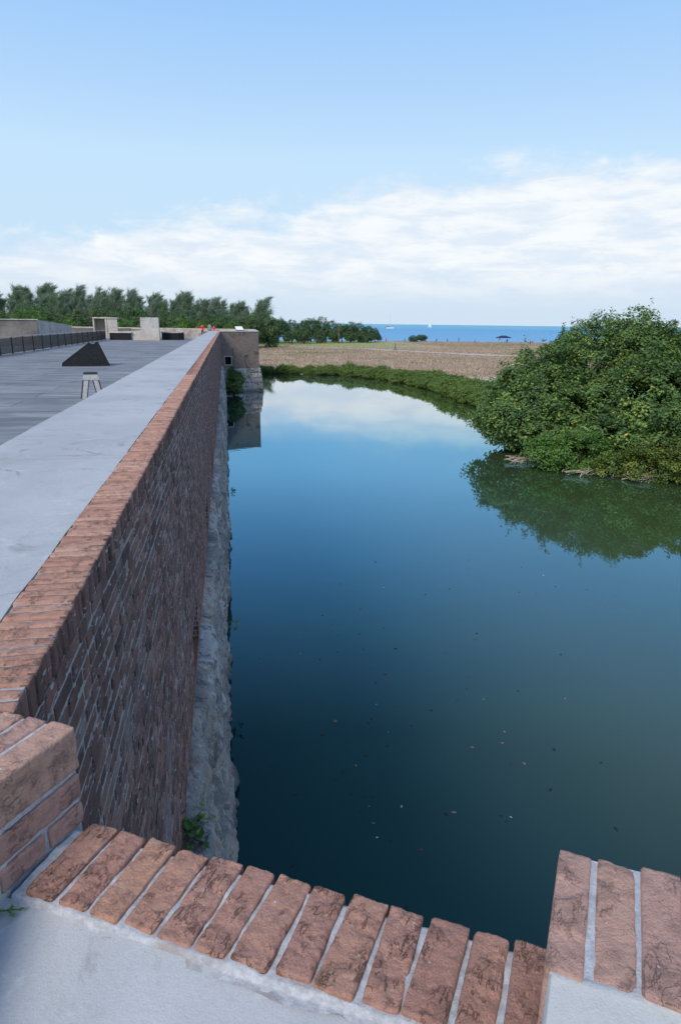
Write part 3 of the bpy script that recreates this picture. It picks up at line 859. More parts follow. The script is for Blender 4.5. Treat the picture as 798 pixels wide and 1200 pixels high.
yy_ = np.concatenate([np.arange(0.6, 9, 0.03), np.arange(9, 25, 0.07), np.arange(25, Y1 + 0.3, 0.2)])
P, T = talus(np.stack([0 * yy_ + XF - 0.012, yy_], -1), np.stack([0 * yy_ + 1, 0 * yy_], -1), ZB, 5, 0, 60, 0.36, 0.15)
link('stone_base', grid_mesh('stone_base', P[::-1], T[::-1], M['stone']), wall)

# ------------------------------------------------------------------ near parapet with its embrasure
U = np.array([0.888, -0.459, 0.0]); NV = np.array([0.459, 0.888, 0.0])
A_ = np.array([-0.355, 1.299, 0.0]); B_ = np.array([0.536, 0.838, 0.0])
par = empty('parapet', (0, 0, 0))
tag(par, 'low brick parapet in the foreground with a notch between two raised ends', 'parapet')
ZS = WZ - 1.10; ZM = WZ - 0.855
axis = R(30.0)                     # bricks point this far right of the long wall's run
rzb = -axis                        # brick long side along local y
nb = 13; Lrow = 1.003
mb = MB()
wds = np.array([0.072, 0.071, 0.068, 0.072, 0.073, 0.068, 0.075, 0.072, 0.075, 0.070, 0.076, 0.070, 0.066]); wds = wds / wds.sum() * Lrow
t0 = 0.0
tones_s = [0.55, 0.35, 0.82, 0.62, 0.5, 0.42, 0.55, 0.3, 0.6, 0.5, 0.2, 0.55, 0.12]
for i in range(nb):
    w = wds[i]; c = A_ + U * (t0 + w / 2) - NV * 0.098
    v, f = rough_brick(w - 0.0095 + rng.normal(0, 0.001), 0.200 + rng.normal(0, 0.004), 0.10, 0.0042, 40 + i, 0.0055, 0.0042, 0.0036, 40)
    v = place(v, (c[0] + 0.008, c[1], ZS - 0.047 + rng.normal(0, 0.0018)), rzb + rng.normal(0, 0.02))
    mb.add(v, f, tones_s[i]); t0 += w
mb.build('sill', M['sill_brick'], par, smooth=True)


def quad_strip(a, b_, inner, z0, z1):
    """prism between the line a-b and the same line moved inwards"""
    return [tuple((a - NV * inner)[:2]), tuple((b_ - NV * inner)[:2]), tuple(b_[:2]), tuple(a[:2])]


# mortar bed: grid so its surface is lumpy
na, nbq = 150, 44
P = np.zeros((na, nbq, 3))
for i in range(na):
    for j in range(nbq):
        P[i, j] = A_ + U * (Lrow * (i / (na - 1)) * 1.03 - 0.015) - NV * (0.006 + 0.216 * j / (nbq - 1))
nz = fbm(P.reshape(-1, 3) * 30, 4, 77).reshape(na, nbq)
P[:, :, 2] = ZS - 0.0045 + 0.006 * nz - 0.012 * (np.linspace(0, 1, nbq)[None, :] > 0.93) - 0.03 * (np.linspace(0, 1, nbq)[None, :] < 0.03)
P[:, -1, :2] += (0.014 * fbm(P[:, -1] * 14, 3, 5))[:, None] * NV[None, :2]
link('mortar_bed', grid_mesh('mortar_bed', P[::-1], None, M['mortar']), par)

# concrete floor of the notch, edge rounding up to the bricks
nx_, ny_ = 70, 60
P = np.zeros((nx_, ny_, 3))
for i in range(nx_):
    for j in range(ny_):
        P[i, j] = A_ + U * (-0.9 + 2.6 * i / (nx_ - 1)) - NV * (0.205 + 1.9 * (j / (ny_ - 1)) ** 1.6)
dd = np.linspace(0, 1, ny_)[None, :] ** 1.6 * 1.9
P[:, :, 2] = ZS - 0.016 - 0.010 * (1 - np.exp(-dd / 0.12)) + 0.005 * fbm((P * [3, 3, 0]).reshape(-1, 3), 3, 31).reshape(nx_, ny_)
P[:, 0, :2] += (0.012 * fbm(P[:, 0] * 11, 3, 15))[:, None] * NV[None, :2]
link('floor_slab', grid_mesh('floor_slab', P[::-1], None, M['floor']), par)

# parapet body under the sill down into the water
mb = MB()
a0 = A_ - U * 3.4; b0 = B_ + U * 3.0
mb.prism([tuple((a0 - NV * 1.2)[:2]), tuple((b0 - NV * 1.2)[:2]), tuple((b0 - NV * 0.012)[:2]), tuple((a0 - NV * 0.012)[:2])], -1.0, ZS - 0.055)
mb.build('core', M['fort_brick'], par)


def merlon(corner, du, length, top_widths, top_len, tones_, axis_rz, seed, plaster_in):
    """raised end beside the notch. du = +1 runs right from the corner, -1 runs left"""
    g = empty('merlon', (0, 0, 0)); g.parent = par
    ax_v = np.array([-math.sin(axis_rz), math.cos(axis_rz), 0.0])          # brick long axis, outwards
    mb = MB(); t_ = 0.0
    for i, w in enumerate(top_widths):
        c = corner + U * du * (t_ + w / 2 - (0.004 if i == 0 else 0)) - ax_v * (top_len / 2)
        fine = 0.0052 if i < 4 else 0.012
        v, f = rough_brick(w - 0.0075 + rng.normal(0, 0.001), top_len + rng.normal(0, 0.003), 0.102, fine, seed + i, 0.0045, 0.0026, 0.0022, 36)
        v = place(v, (c[0], c[1], ZM - 0.051 + rng.normal(0, 0.0015)), axis_rz + rng.normal(0, 0.008))
        mb.add(v, f, tones_[i % len(tones_)]); t_ += w
    # courses of the jamb below the top row
    jam = corner - ax_v * 0.0
    zc = ZM - 0.102 - 0.014
    for cidx, (hh, ls) in enumerate(((0.060, [top_len - 0.004]), (0.053, [0.096, top_len - 0.112]))):
        tt_ = 0.0
        for L in ls:
            c = corner - ax_v * (tt_ + L / 2) + U * du * 0.047
            v, f = rough_brick(0.094, L, hh, 0.0052, seed + 30 + cidx * 3 + int(tt_ * 100), 0.0045, 0.0026, 0.0022, 36)
            v = place(v, (c[0], c[1], zc - hh / 2), axis_rz)
            mb.add(v, f, 0.25 + 0.2 * cidx); tt_ += L + 0.012
        zc -= hh + 0.0135
    mb.build('brickwork', M['merlon_brick'], g, smooth=True)
    # mortar body a few millimetres behind the faces
    mb = MB()
    k = 0.004
    p0 = corner + U * du * 0.007 - ax_v * 0.006; p1 = corner + U * du * (length) - ax_v * k
    p2 = p1 - ax_v * (top_len - 2 * k); p3 = p0 - ax_v * (top_len - 2 * k)
    poly = [tuple(x[:2]) for x in ((p0, p1, p2, p3) if du < 0 else (p0, p3, p2, p1))]
    mb.prism(poly, ZS - 0.08, ZM - 0.0045)
    mb.build('mortar', M['mortar'], g)
    # plaster capping behind the brick row
    n1, n2 = 70, 26
    P = np.zeros((n1, n2, 3))
    L0 = top_len - 0.012
    for i in range(n1):
        for j in range(n2):
            P[i, j] = corner + U * du * (0.010 + (length - 0.01) * (i / (n1 - 1)) ** 2) - ax_v * (L0 + 0.75 * (j / (n2 - 1)) ** 1.5)
    rag = 0.020 * fbm(P[:, 0] * 9, 3, seed) + 0.010
    P[:, 0, :] += rag[:, None] * ax_v[None]
    P[:, :, 2] = ZM - 0.004 + 0.004 * fbm(P.reshape(-1, 3) * [5, 5, 0], 3, seed).reshape(n1, n2)
    P[:, 0, 2] -= 0.014; P[:, 1, 2] += 0.002
    # rounded arris down the jamb
    side = []
    for (off, dz) in ((0.008, -0.003), (0.005, -0.010), (0.0045, -0.06), (0.005, -0.15), (0.005, -0.27)):
        r_ = P[0].copy(); r_ += U * du * (off - 0.010) ; r_[:, 2] += dz; side.append(r_ + 0.003 * fbm(r_ * 12, 2, seed)[:, None] * U[None])
    Q = np.concatenate([np.stack(side[::-1], 0), P], 0)
    link('plaster', grid_mesh('plaster', Q if du < 0 else Q[::-1], None, M['plaster']), g)
    return g


C1 = A_ + np.array([0.0, 0.012, 0])
merlon(C1, -1, 3.2, [0.072, 0.060, 0.062] + [0.062] * 46, 0.225, [0.85, 0.45, 0.75, 0.5, 0.65, 0.9, 0.3], -R(32), 200, 0.2)
C2 = np.array([0.530, 0.825, 0.0])
merlon(C2, 1, 2.8, [0.058, 0.064, 0.066] + [0.063] * 40, 0.235, [0.62, 0.75, 0.55, 0.4, 0.8], -R(32.5), 300, 0.24)

# ------------------------------------------------------------------ far bastion
bas = empty('bastion', (0, 0, 0))
tag(bas, 'square-cornered brick bastion on a stone foot at the far end of the wall', 'bastion')
E0 = np.array([XF - 0.02, Y1]); E1 = np.array([3.40, 71.0]); E2 = np.array([3.9, 92.0]); E3 = np.array([-40.0, 112.0])
ub = (E1 - E0) / np.linalg.norm(E1 - E0); nb_ = np.array([ub[1], -ub[0]])
ZBB = WZ - 4.62; ZBT = WZ - 0.93
Lf = np.linalg.norm(E1 - E0)
# flank face with its loophole
w0, w1, h0, h1 = 0.42, 1.12, WZ - 4.18, WZ - 3.42
mb = MB()
def fpt(s_, z_, o_=0.0):
    p_ = E0 + ub * s_ + nb_ * o_; return (p_[0], p_[1], z_)
for s0, s1, z0, z1 in ((0, w0, ZBB, ZBT), (w1, Lf, ZBB, ZBT), (w0, w1, ZBB, h0), (w0, w1, h1, ZBT)):
    mb.add([fpt(s0, z0), fpt(s1, z0), fpt(s1, z1), fpt(s0, z1)], [(0, 1, 2, 3)])
mb.add([(E1[0], E1[1], ZBB), (E2[0], E2[1], ZBB), (E2[0], E2[1], ZBT), (E1[0], E1[1], ZBT)], [(0, 1, 2, 3)])
mb.add([(E2[0], E2[1], ZBB), (E3[0], E3[1], ZBB), (E3[0], E3[1], ZBT), (E2[0], E2[1], ZBT)], [(0, 1, 2, 3)])
mb.build('brick_wall', M['bastion_brick'], bas)
mb = MB()
for s0, s1, z0, z1 in ((w0 - 0.09, w0 - 0.002, h0, h1 + 0.10), (w1 + 0.002, w1 + 0.09, h0, h1 + 0.10), (w0 - 0.002, w1 + 0.002, h1 + 0.002, h1 + 0.10), (w0 - 0.12, w1 + 0.12, h0 - 0.10, h0 - 0.004)):
    mb.add([fpt(s0, z0, .02), fpt(s1, z0, .02), fpt(s1, z1, .02), fpt(s0, z1, .02), fpt(s0, z0, -.05), fpt(s1, z0, -.05), fpt(s1, z1, -.05), fpt(s0, z1, -.05)],
           [(0, 1, 2, 3), (4, 7, 6, 5), (0, 4, 5, 1), (2, 6, 7, 3), (0, 3, 7, 4), (1, 5, 6, 2)])
mb.build('window_surround', M['rubble'], bas)
mb = MB(); dp = -0.7
mb.add([fpt(w0, h0), fpt(w1, h0), fpt(w1, h0, dp), fpt(w0, h0, dp)], [(0, 1, 2, 3)]); mb.add([fpt(w0, h1), fpt(w1, h1), fpt(w1, h1, dp), fpt(w0, h1, dp)], [(3, 2, 1, 0)])
mb.add([fpt(w0, h0), fpt(w0, h0, dp), fpt(w0, h1, dp), fpt(w0, h1)], [(0, 1, 2, 3)]); mb.add([fpt(w1, h0), fpt(w1, h0, dp), fpt(w1, h1, dp), fpt(w1, h1)], [(3, 2, 1, 0)])
mb.add([fpt(w0, h0, dp), fpt(w1, h0, dp), fpt(w1, h1, dp), fpt(w0, h1, dp)], [(0, 1, 2, 3)])
wn = mb.build('window', M['black'], bas)
mb = MB()
for t in (0.33, 0.66): mb.tube([fpt(w0 + (w1 - w0) * t, h0, -0.12), fpt(w0 + (w1 - w0) * t, h1, -0.12)], 0.022)
mb.build('bar', M['black_metal'], wn)
# cap
def inset(p_, d_): return p_
IN = [tuple(E0 - nb_ * 1.3 + np.array([-1.1, 0])), tuple(np.array([2.4, 72.6])), tuple(np.array([2.9, 91.2])), tuple(np.array([-39.5, 110.8]))]
OUTL = [tuple(E0 + nb_ * 0.04), tuple(E1 + np.array([0.05, -0.02])), tuple(E2 + np.array([0.05, 0.05])), tuple(E3)]
mb = MB()
for i in range(3): mb.prism([OUTL[i], OUTL[i + 1], IN[i + 1], IN[i]], ZBT + 0.002, ZBT + 0.06)
mb.build('cap', M['far_concrete'], bas)
mb = MB()
for i in range(3): mb.prism([tuple(np.array(IN[i]) * 0.995 + np.array((0, 0.02))), tuple(np.array(IN[i + 1]) * 0.995 + np.array((0, 0.02))), IN[i + 1], IN[i]][::-1], ZD - 0.2, ZBT)
mb.build('inner_wall', M['rubble'], bas)
ns = 110
ss = np.linspace(0.0, Lf, ns); pth = np.concatenate([E0[None] + ub[None] * ss[:, None], E1[None] + (E2 - E1)[None] * np.linspace(0.01, 1, 60)[:, None]])
nf2 = np.array([(E2 - E1)[1], -(E2 - E1)[0]]); nf2 /= np.linalg.norm(nf2)
oo = np.concatenate([np.repeat(nb_[None], ns, 0), np.repeat(nf2[None], 60, 0)]); mid = (nb_ + nf2); mid /= np.linalg.norm(mid)
for k_ in range(-3, 4): oo[ns + k_] = mid * 1.25
P, T = talus(pth, oo, ZBB, 9, 0, 50, 0.42, 0.10)
link('stone_base', grid_mesh('stone_base', P, T, M['stone']), bas)

# ------------------------------------------------------------------ roof deck and what stands on it
mb = MB()
mb.add([(-75, -12, ZD), (-1.62, -12, ZD), (-1.62, 70.2, ZD), (2.6, 72.4, ZD), (3.0, 91.4, ZD), (-40, 110.9, ZD), (-75, 111, ZD)], [(0, 1, 2, 3, 4, 5, 6)])
tag(mb.build('roof_deck', M['deck']), kind='structure')

# black mesh fence
fen = empty('fence', (-13.45, 36.0, ZD)); tag(fen, 'black metal fence of close bars along the left of the roof deck', 'fence')
bay = 2.42; n_bays = 18; H = 1.06
mb = MB(); mb.box((0, 0, H / 2), (0.07, 0.08, H)); mb.box((0, 0, 0.012), (0.12, 0.12, 0.02))
post = mb.build('post', M['black_metal'], fen)
mb = MB()
k = 62
for i in range(k): mb.box((0, 0.05 + (bay - 0.10) * i / (k - 1), H / 2), (0.0035, 0.021, H - 0.16))
mb.box((0, bay / 2, 0.07), (0.02, bay - 0.06, 0.03)); mb.box((0, bay / 2, H * 0.5), (0.012, bay - 0.06, 0.02))
panel = mb.build('panel', M['black_metal'], fen)
for i in range(n_bays + 1):
    o = post if i == 0 else post.copy()
    if i: COL.objects.link(o)
    o.location = (0, i * bay, 0)
    if i < n_bays:
        o = panel if i == 0 else panel.copy()
        if i: COL.objects.link(o)
        o.location = (0, i * bay, 0)
mb = MB(); mb.box((0, n_bays * bay / 2, H), (0.07, n_bays * bay + 0.06, 0.045)); mb.build('handrail', M['grey_metal'], fen)

# black wedge-shaped hatch cover
az = math.atan2(-6.6, 33.4)
hat = empty('hatch_cover', (-6.62, 33.4, ZD), -az + 0.0)
tag(hat, 'black wedge-shaped cover with a notched peak standing on the roof deck', 'roof hatch')
pf = np.array([(107, 463), (450, 463), (450, 452), (440, 435), (378, 284), (362, 282), (352, 298), (330, 300), (312, 287), (107, 440)], float)
pf = np.stack([(pf[:, 0] - 278) / 6.65 / 24.4, (463 - pf[:, 1]) / 6.65 / 24.4], -1)
mb = MB(); mb.extrude(pf.tolist(), (0, 0, 0), (1, 0, 0), (0, 0, 1), (0, -1, 0), -0.9, 0.10)
mb.build('shell', M['black'], hat)
mb = MB()
for a, b_ in zip(pf, np.roll(pf, -1, 0)):
    mb.tube([(a[0], -0.105, a[1] + 0.004), (b_[0], -0.105, b_[1] + 0.004)], 0.018, 5)
mb.build('edge_trim', M['black_metal'], hat)

# trapezoid bollard light
bl = empty('bollard_light', (-3.76, 19.4, ZD), R(10)); tag(bl, 'small trapezoid metal bollard light beside the walkway edge', 'bollard light')
Hb, wt, wb = 0.66, 0.19, 0.31
for sgn in (-1, 1):
    mb = MB()
    v = [(sgn * wb, -0.10), (sgn * (wb - 0.09), -0.10)]
    for (xa, xb, y0, y1, mi) in ((wb, wb - 0.030, -0.12, 0.12, 0), (wb - 0.032, wb - 0.155, -0.115, 0.115, 1), (wb - 0.157, wb - 0.18, -0.12, 0.12, 0)):
        sh = wb - wt
        vv = [(sgn * xa, y0, 0), (sgn * xb, y0, 0), (sgn * xb, y1, 0), (sgn * xa, y1, 0), (sgn * (xa - sh), y0, Hb), (sgn * (xb - sh), y0, Hb), (sgn * (xb - sh), y1, Hb), (sgn * (xa - sh), y1, Hb)]
        fs = [(0, 1, 5, 4), (1, 2, 6, 5), (2, 3, 7, 6), (3, 0, 4, 7), (4, 5, 6, 7), (0, 3, 2, 1)]
        mb.add(vv, [f[::-1] for f in fs] if sgn < 0 else fs, 0.5, mi)
    mb.build('leg', [M['dark_edge'], M['grey_metal']], bl)
mb = MB(); mb.extrude([(-wt - 0.004, Hb), (wt + 0.004, Hb), (wt - 0.02, Hb + 0.06), (-wt + 0.02, Hb + 0.06)], (0, 0, 0), (1, 0, 0), (0, 0, 1), (0, -1, 0), -0.125, 0.125)
mb.build('top_cap', M['dark_edge'], bl)
mb = MB(); mb.extrude([(-wt - 0.03, Hb - 0.15), (wt + 0.03, Hb - 0.15), (wt - 0.002, Hb - 0.003), (-wt + 0.002, Hb - 0.003)], (0, 0, 0), (1, 0, 0), (0, 0, 1), (0, -1, 0), -0.11, 0.128)
mb.build('lamp_panel', M['grey_metal'], bl)

# old gun battery wall behind the fence
bt_ = empty('battery_block', (-16, 62, ZD)); tag(bt_, 'dark stained concrete block wall behind the fence at far left', 'concrete wall')
mb = MB(); mb.prism([(-40, -2.5), (0, 0), (-1.2, 3.0), (-40, 2)], 0, 2.08); mb.build('front_wall', M['dark_concrete'], bt_)
mb = MB(); mb.prism([(-40, -2.6), (0.08, -0.08), (-1.15, 3.1), (-40, 2.1)], 2.082, 2.16); mb.build('cap', M['grey_concrete'], bt_)
mb = MB()
P8 = [(0.01, 0.05, 0), (-3.2, 28, 0), (-5.2, 28, 0), (-1.5, 0.3, 0), (0.01, 0.05, 2.10), (-3.2, 28, 1.50), (-5.2, 28, 1.50), (-1.5, 0.3, 2.10)]
mb.add([(x + 0.02, y, z) for x, y, z in P8], [(3, 2, 1, 0), (4, 5, 6, 7), (0, 1, 5, 4), (1, 2, 6, 5), (2, 3, 7, 6), (3, 0, 4, 7)])
mb.build('wing_wall', M['grey_concrete'], bt_)
lw = empty('low_wall', (-19.2, 90, ZD)); tag(lw, 'low brick-topped wall running behind the fence to the white box', 'low wall')
mb = MB(); mb.box((2, 5, 0.55), (9, 0.6, 1.1)); mb.build('wall', M['dark_concrete'], lw)
mb = MB(); mb.box((2, 5, 1.16), (9.1, 0.7, 0.10)); mb.build('cap', M['rubble'], lw)

# open concrete box
sh = empty('concrete_box', (-14.7, 88, ZD)); tag(sh, 'pale open-fronted concrete box shelter beyond the end of the fence', 'concrete shelter')
T0 = 0.16
for nm, c, sz in (('side_wall', (-1.42, 0.8, 1.18), (T0, 1.7, 2.36)), ('side_wall', (0.06, 0.8, 1.18), (0.22, 1.7, 2.36)), ('back_wall', (-0.68, 1.58, 1.18), (1.30, 0.14, 2.36)), ('roof', (-0.03, 0.8, 2.44), (2.95, 1.86, 0.15)), ('end_wall', (0.82, 0.12, 1.17), (1.18, 0.30, 2.34))):
    mb = MB(); mb.box(c, sz); mb.build(nm, M['far_concrete'], sh)

# pillar and gun-platform walls
pil = empty('pillar', (-8.55, 80, ZD)); tag(pil, 'square stained concrete pillar on a wider base beyond the black wedge cover', 'pillar')
mb = MB(); mb.box((0, 0.5, 1.82), (2.02, 1.0, 1.40)); mb.build('shaft', M['grey_concrete'], pil)
mb = MB(); mb.box((-0.05, 0.45, 0.558), (2.2, 1.2, 1.116)); mb.build('base', M['far_concrete'], pil)
mb = MB(); mb.box((-2.1, 0.75, 0.48), (1.85, 0.8, 0.96)); mb.build('side_block', M['far_concrete'], pil)
mb = MB()
for i, (x0, x1) in enumerate(((-13.2, -11.6),)):
    pass
gp = empty('gun_platform', (-11.85, 80, ZD)); tag(gp, 'low black-faced platform with a pale rim left of the square pillar', 'gun platform')
mb = MB(); mb.box((-0.02, 0.9, 0.39), (2.35, 1.6, 0.78)); mb.build('face', M['black'], gp)
mb = MB(); mb.box((-0.02, 0.9, 0.85), (2.5, 1.8, 0.14)); mb.build('rim', M['far_concrete'], gp)
gp2 = empty('gun_platform', (-6.2, 82, ZD)); tag(gp2, 'low rounded black-faced platform with a pale rim right of the square pillar', 'gun platform')
def arcpoly(r_, n_=18): return [(r_ * 1.28 * math.cos(a), 0.9 * r_ * math.sin(a) + 0.6) for a in np.linspace(0, 2 * math.pi, n_, endpoint=False)]
mb = MB(); mb.prism(arcpoly(1.02), 0, 0.80); mb.build('face', M['black'], gp2)
mb = MB(); mb.prism(arcpoly(1.10), 0.802, 0.93); mb.build('rim', M['far_concrete'], gp2)
fp = empty('far_parapet', (-4, 97, ZD)); tag(fp, 'long low mottled masonry wall closing the far end of the roof deck', 'wall')
mb = MB(); mb.box((-4.5, 0.5, 0.5), (23, 0.8, 1.0)); mb.build('wall', M['rubble'], fp)
mb = MB(); mb.box((-4.5, 0.5, 1.07), (23.2, 0.95, 0.13)); mb.build('cap', M['far_concrete'], fp)
rb = empty('broken_wall', (-4.3, 90, ZD)); tag(rb, 'broken knee-high brick wall near the people in red', 'low wall')
mb = MB()
r_ = random.Random(4)
for i in range(13): mb.box((0.45 * i - 1.2, -0.45 * i * 0.3 + r_.uniform(-.1, .1), 0.25 + 0.0), (0.52, 0.5, 0.62 + r_.uniform(-.25, .35)), r_.uniform(-.2, .2))
mb.build('masonry', M['rubble'], rb)

# interpretive sign on the bastion
sg_ = empty('info_sign', (1.45, 72.2, ZBT + 0.06), R(25)); tag(sg_, 'small tilted white information panel on top of the bastion', 'sign')
for x in (-0.2, 0.2): mb = MB(); mb.box((x, 0, 0.08), (0.07, 0.07, 0.16)); mb.build('leg', M['dark_edge'], sg_)
tl = Matrix.Rotation(R(38), 3, 'X')
mb = MB(); mb.box((0, 0, 0.27), (0.82, 0.55, 0.035), tilt=tl); mb.build('panel', M['white'], sg_)
mb = MB(); mb.box((0, 0.0, 0.235), (0.88, 0.60, 0.03), tilt=tl); mb.build('frame', M['dark_edge'], sg_)


# ------------------------------------------------------------------ people
def skin_body(joints, edges, radii):
    me = bpy.data.meshes.new('b'); me.from_pydata(joints, edges, []); o = bpy.data.objects.new('b', me); COL.objects.link(o)
    md = o.modifiers.new('s', 'SKIN'); md.use_smooth_shade = True
    for i, r_ in enumerate(radii):
        me.skin_vertices[0].data[i].radius = (r_, r_) if not hasattr(r_, '__len__') else r_
    me.skin_vertices[0].data[0].use_root = True
    sb = o.modifiers.new('u', 'SUBSURF'); sb.levels = 1; sb.render_levels = 1
    bpy.context.view_layer.update()
    dg = bpy.context.evaluated_depsgraph_get(); out = bpy.data.meshes.new_from_object(o.evaluated_get(dg))
    bpy.data.objects.remove(o); bpy.data.meshes.remove(me)
    return out


def person(loc, rz, label, top, bottom, pose='stand', group=None, hat=None, scale=1.0):
    j = [(0, 0, 0.93), (0, 0, 1.12), (0, 0, 1.38), (0, 0, 1.50), (0, -0.02, 1.60), (0, -0.02, 1.72)]
    rd = [(0.15, 0.11), (0.14, 0.10), (0.16, 0.11), 0.055, (0.085, 0.095), (0.06, 0.07)]
    e = [(0, 1), (1, 2), (2, 3), (3, 4), (4, 5)]
    spread = {'stand': 0.0, 'walk': 0.22, 'sit': 0.0}[pose]
    for sd_ in (-1, 1):
        k_ = len(j)
        if pose == 'sit':
            j += [(sd_ * 0.09, -0.05, 0.90), (sd_ * 0.11, -0.42, 0.90), (sd_ * 0.11, -0.46, 0.52), (sd_ * 0.11, -0.60, 0.47)]
        else:
            st = spread * sd_
            j += [(sd_ * 0.09, 0, 0.86), (sd_ * 0.10, -0.05 - st * 0.5, 0.48), (sd_ * 0.10, 0.02 - st, 0.07), (sd_ * 0.11, -0.14 - st, 0.035)]
        rd += [0.088, 0.06, 0.042, 0.035]; e += [(0, k_), (k_, k_ + 1), (k_ + 1, k_ + 2), (k_ + 2, k_ + 3)]
        k_ = len(j)
        if pose == 'point' or (hat == 'arm' and sd_ < 0):
            j += [(sd_ * 0.19, 0, 1.42), (sd_ * 0.42, -0.05, 1.30), (sd_ * 0.66, -0.05, 1.36), (sd_ * 0.74, -0.05, 1.37)]
        else:
            j += [(sd_ * 0.19, 0, 1.42), (sd_ * 0.26, 0.03, 1.14), (sd_ * 0.25, -0.12, 0.92), (sd_ * 0.245, -0.15, 0.84)]
        rd += [0.06, 0.045, 0.034, 0.03]; e += [(2, k_), (k_, k_ + 1), (k_ + 1, k_ + 2), (k_ + 2, k_ + 3)]
    me = skin_body(j, e, rd)
    for mm in (M['skin'], M[top], M[bottom]): me.materials.append(mm)
    for p_ in me.polygons:
        c = p_.center
        if c.z > 1.47: p_.material_index = 0
        elif c.z > 0.95 and not (abs(c.x) > 0.22 and c.z < 1.22): p_.material_index = 1
        elif 0.45 < c.z <= 0.95 and abs(c.x) < 0.215: p_.material_index = 2
        elif pose != 'sit' and c.z <= 0.45 and bottom == 'navy': p_.material_index = 2
        else: p_.material_index = 0
    root = empty('person', loc, rz, scale); tag(root, label, 'person', group)
    link('body', me, root)
    mb = MB(); 
    ph = np.linspace(0.0, 0.55 * math.pi, 6); th = np.linspace(0, 2 * math.pi, 12, endpoint=False)
    vv = [(0.098 * math.sin(a) * math.cos(t), -0.005 + 0.108 * math.sin(a) * math.sin(t), 1.665 + 0.125 * math.cos(a)) for a in ph for t in th]
    ff = [(i * 12 + k_, (i + 1) * 12 + k_, (i + 1) * 12 + (k_ + 1) % 12, i * 12 + (k_ + 1) % 12) for i in range(5) for k_ in range(12)]
    mb.add(vv, ff); mb.build('hair', M['hair'], root, smooth=True)
    return root


person((-2.75, 84, ZD + 0.12), R(20), 'person in a red shirt with an arm out beside the far walkway', 'red', 'navy', 'stand', 'visitors at the far end of the fort roof', 'arm', 1.02)
person((-2.02, 90, ZD + 0.12), R(170), 'person in a grey top standing between two people in red', 'grey_cloth', 'navy', 'stand', 'visitors at the far end of the fort roof', None, 1.04)
person((-1.5, 92, ZD - 0.0), R(-60), 'person in red half hidden behind the wall top, nearest the bastion sign', 'red', 'grey_cloth', 'walk', 'visitors at the far end of the fort roof', None, 0.97)
zl = lambda x, y: float(land_height(np.array([x]), np.array([y]))[0])
person((40.6, 158.5, zl(40.6, 158.5)), R(70), 'lone person in dark clothes walking on the pale path', 'navy', 'navy', 'walk', None, None, 1.08)
BP = [(57.5, 238, 'pink', 'navy', 'stand', 'person in pink standing on the beach by a round bush'),
      (65.0, 240, 'navy', 'navy', 'sit', 'person in navy sitting on the beach right of the person in pink'),
      (72.5, 239, 'orange', 'navy', 'sit', 'person in orange near the beach shrubs'),
      (77.5, 241, 'navy', 'blue', 'sit', 'person in navy on the beach left of the two people in blue'),
      (82.0, 242, 'blue', 'navy', 'sit', 'person in a blue top on the open beach, left of a pair'),
      (85.8, 240, 'blue', 'navy', 'stand', 'person in blue standing on the open beach before the water'),
      (91.5, 238, 'grey_cloth', 'blue', 'sit', 'person in grey sitting left of the dark beach canopy'),
      (100.2, 236, 'pink', 'white', 'stand', 'person in a pink top under the left edge of the beach canopy'),
      (103.5, 236.5, 'navy', 'navy', 'sit', 'person in navy sitting under the beach canopy')]
for x, y, t, b_, ps, lb in BP:
    person((x, y, zl(x, y) - (0.42 if ps == 'sit' else 0.0)), R(random.uniform(-180, 180)), lb, t, b_, ps, 'people on the beach')

# beach canopy
cx, cy = 101.5, 235.5; cz = zl(cx, cy)
can = empty('beach_canopy', (cx, cy, cz)); tag(can, 'dark navy pop-up canopy standing on the beach', 'canopy')
for sx in (-1, 1):
    for sy in (-1, 1):
        mb = MB(); mb.tube([(sx * 1.9, sy * 1.5, 0), (sx * 1.9, sy * 1.5, 1.95)], 0.05); mb.build('leg', M['grey_metal'], can)
mb = MB(); ring = [(-2.3, -1.8, 1.75), (2.3, -1.8, 1.75), (2.3, 1.8, 1.75), (-2.3, 1.8, 1.75)]; rg2 = [(-2.25, -1.75, 1.98), (2.25, -1.75, 1.98), (2.25, 1.75, 1.98), (-2.25, 1.75, 1.98)]
mb.add(ring + rg2 + [(-0.7, 0, 2.65), (0.7, 0, 2.65)], [(0, 1, 5, 4), (1, 2, 6, 5), (2, 3, 7, 6), (3, 0, 4, 7), (4, 5, 9, 8), (5, 6, 9), (6, 7, 8, 9), (7, 4, 8)])
mb.build('roof', M['navy'], can)

# orange markers on the lawn
for i, (x, y) in enumerate(((17.5, 189), (27.6, 189))):
    c_ = empty('marker_cone', (x, y, zl(x, y)))
    tag(c_, ('orange marker cone on the lawn, nearest the bastion' if i == 0 else 'orange marker cone on the lawn, farther from the bastion'), 'cone', 'orange markers on the lawn')
    mb = MB(); mb.tube([(0, 0, 0.04), (0, 0, 0.75)], [0.20, 0.05], 10); mb.build('cone', M['orange'], c_, smooth=True)
    mb = MB(); mb.box((0, 0, 0.02), (0.5, 0.5, 0.04)); mb.build('foot', M['orange'], c_)

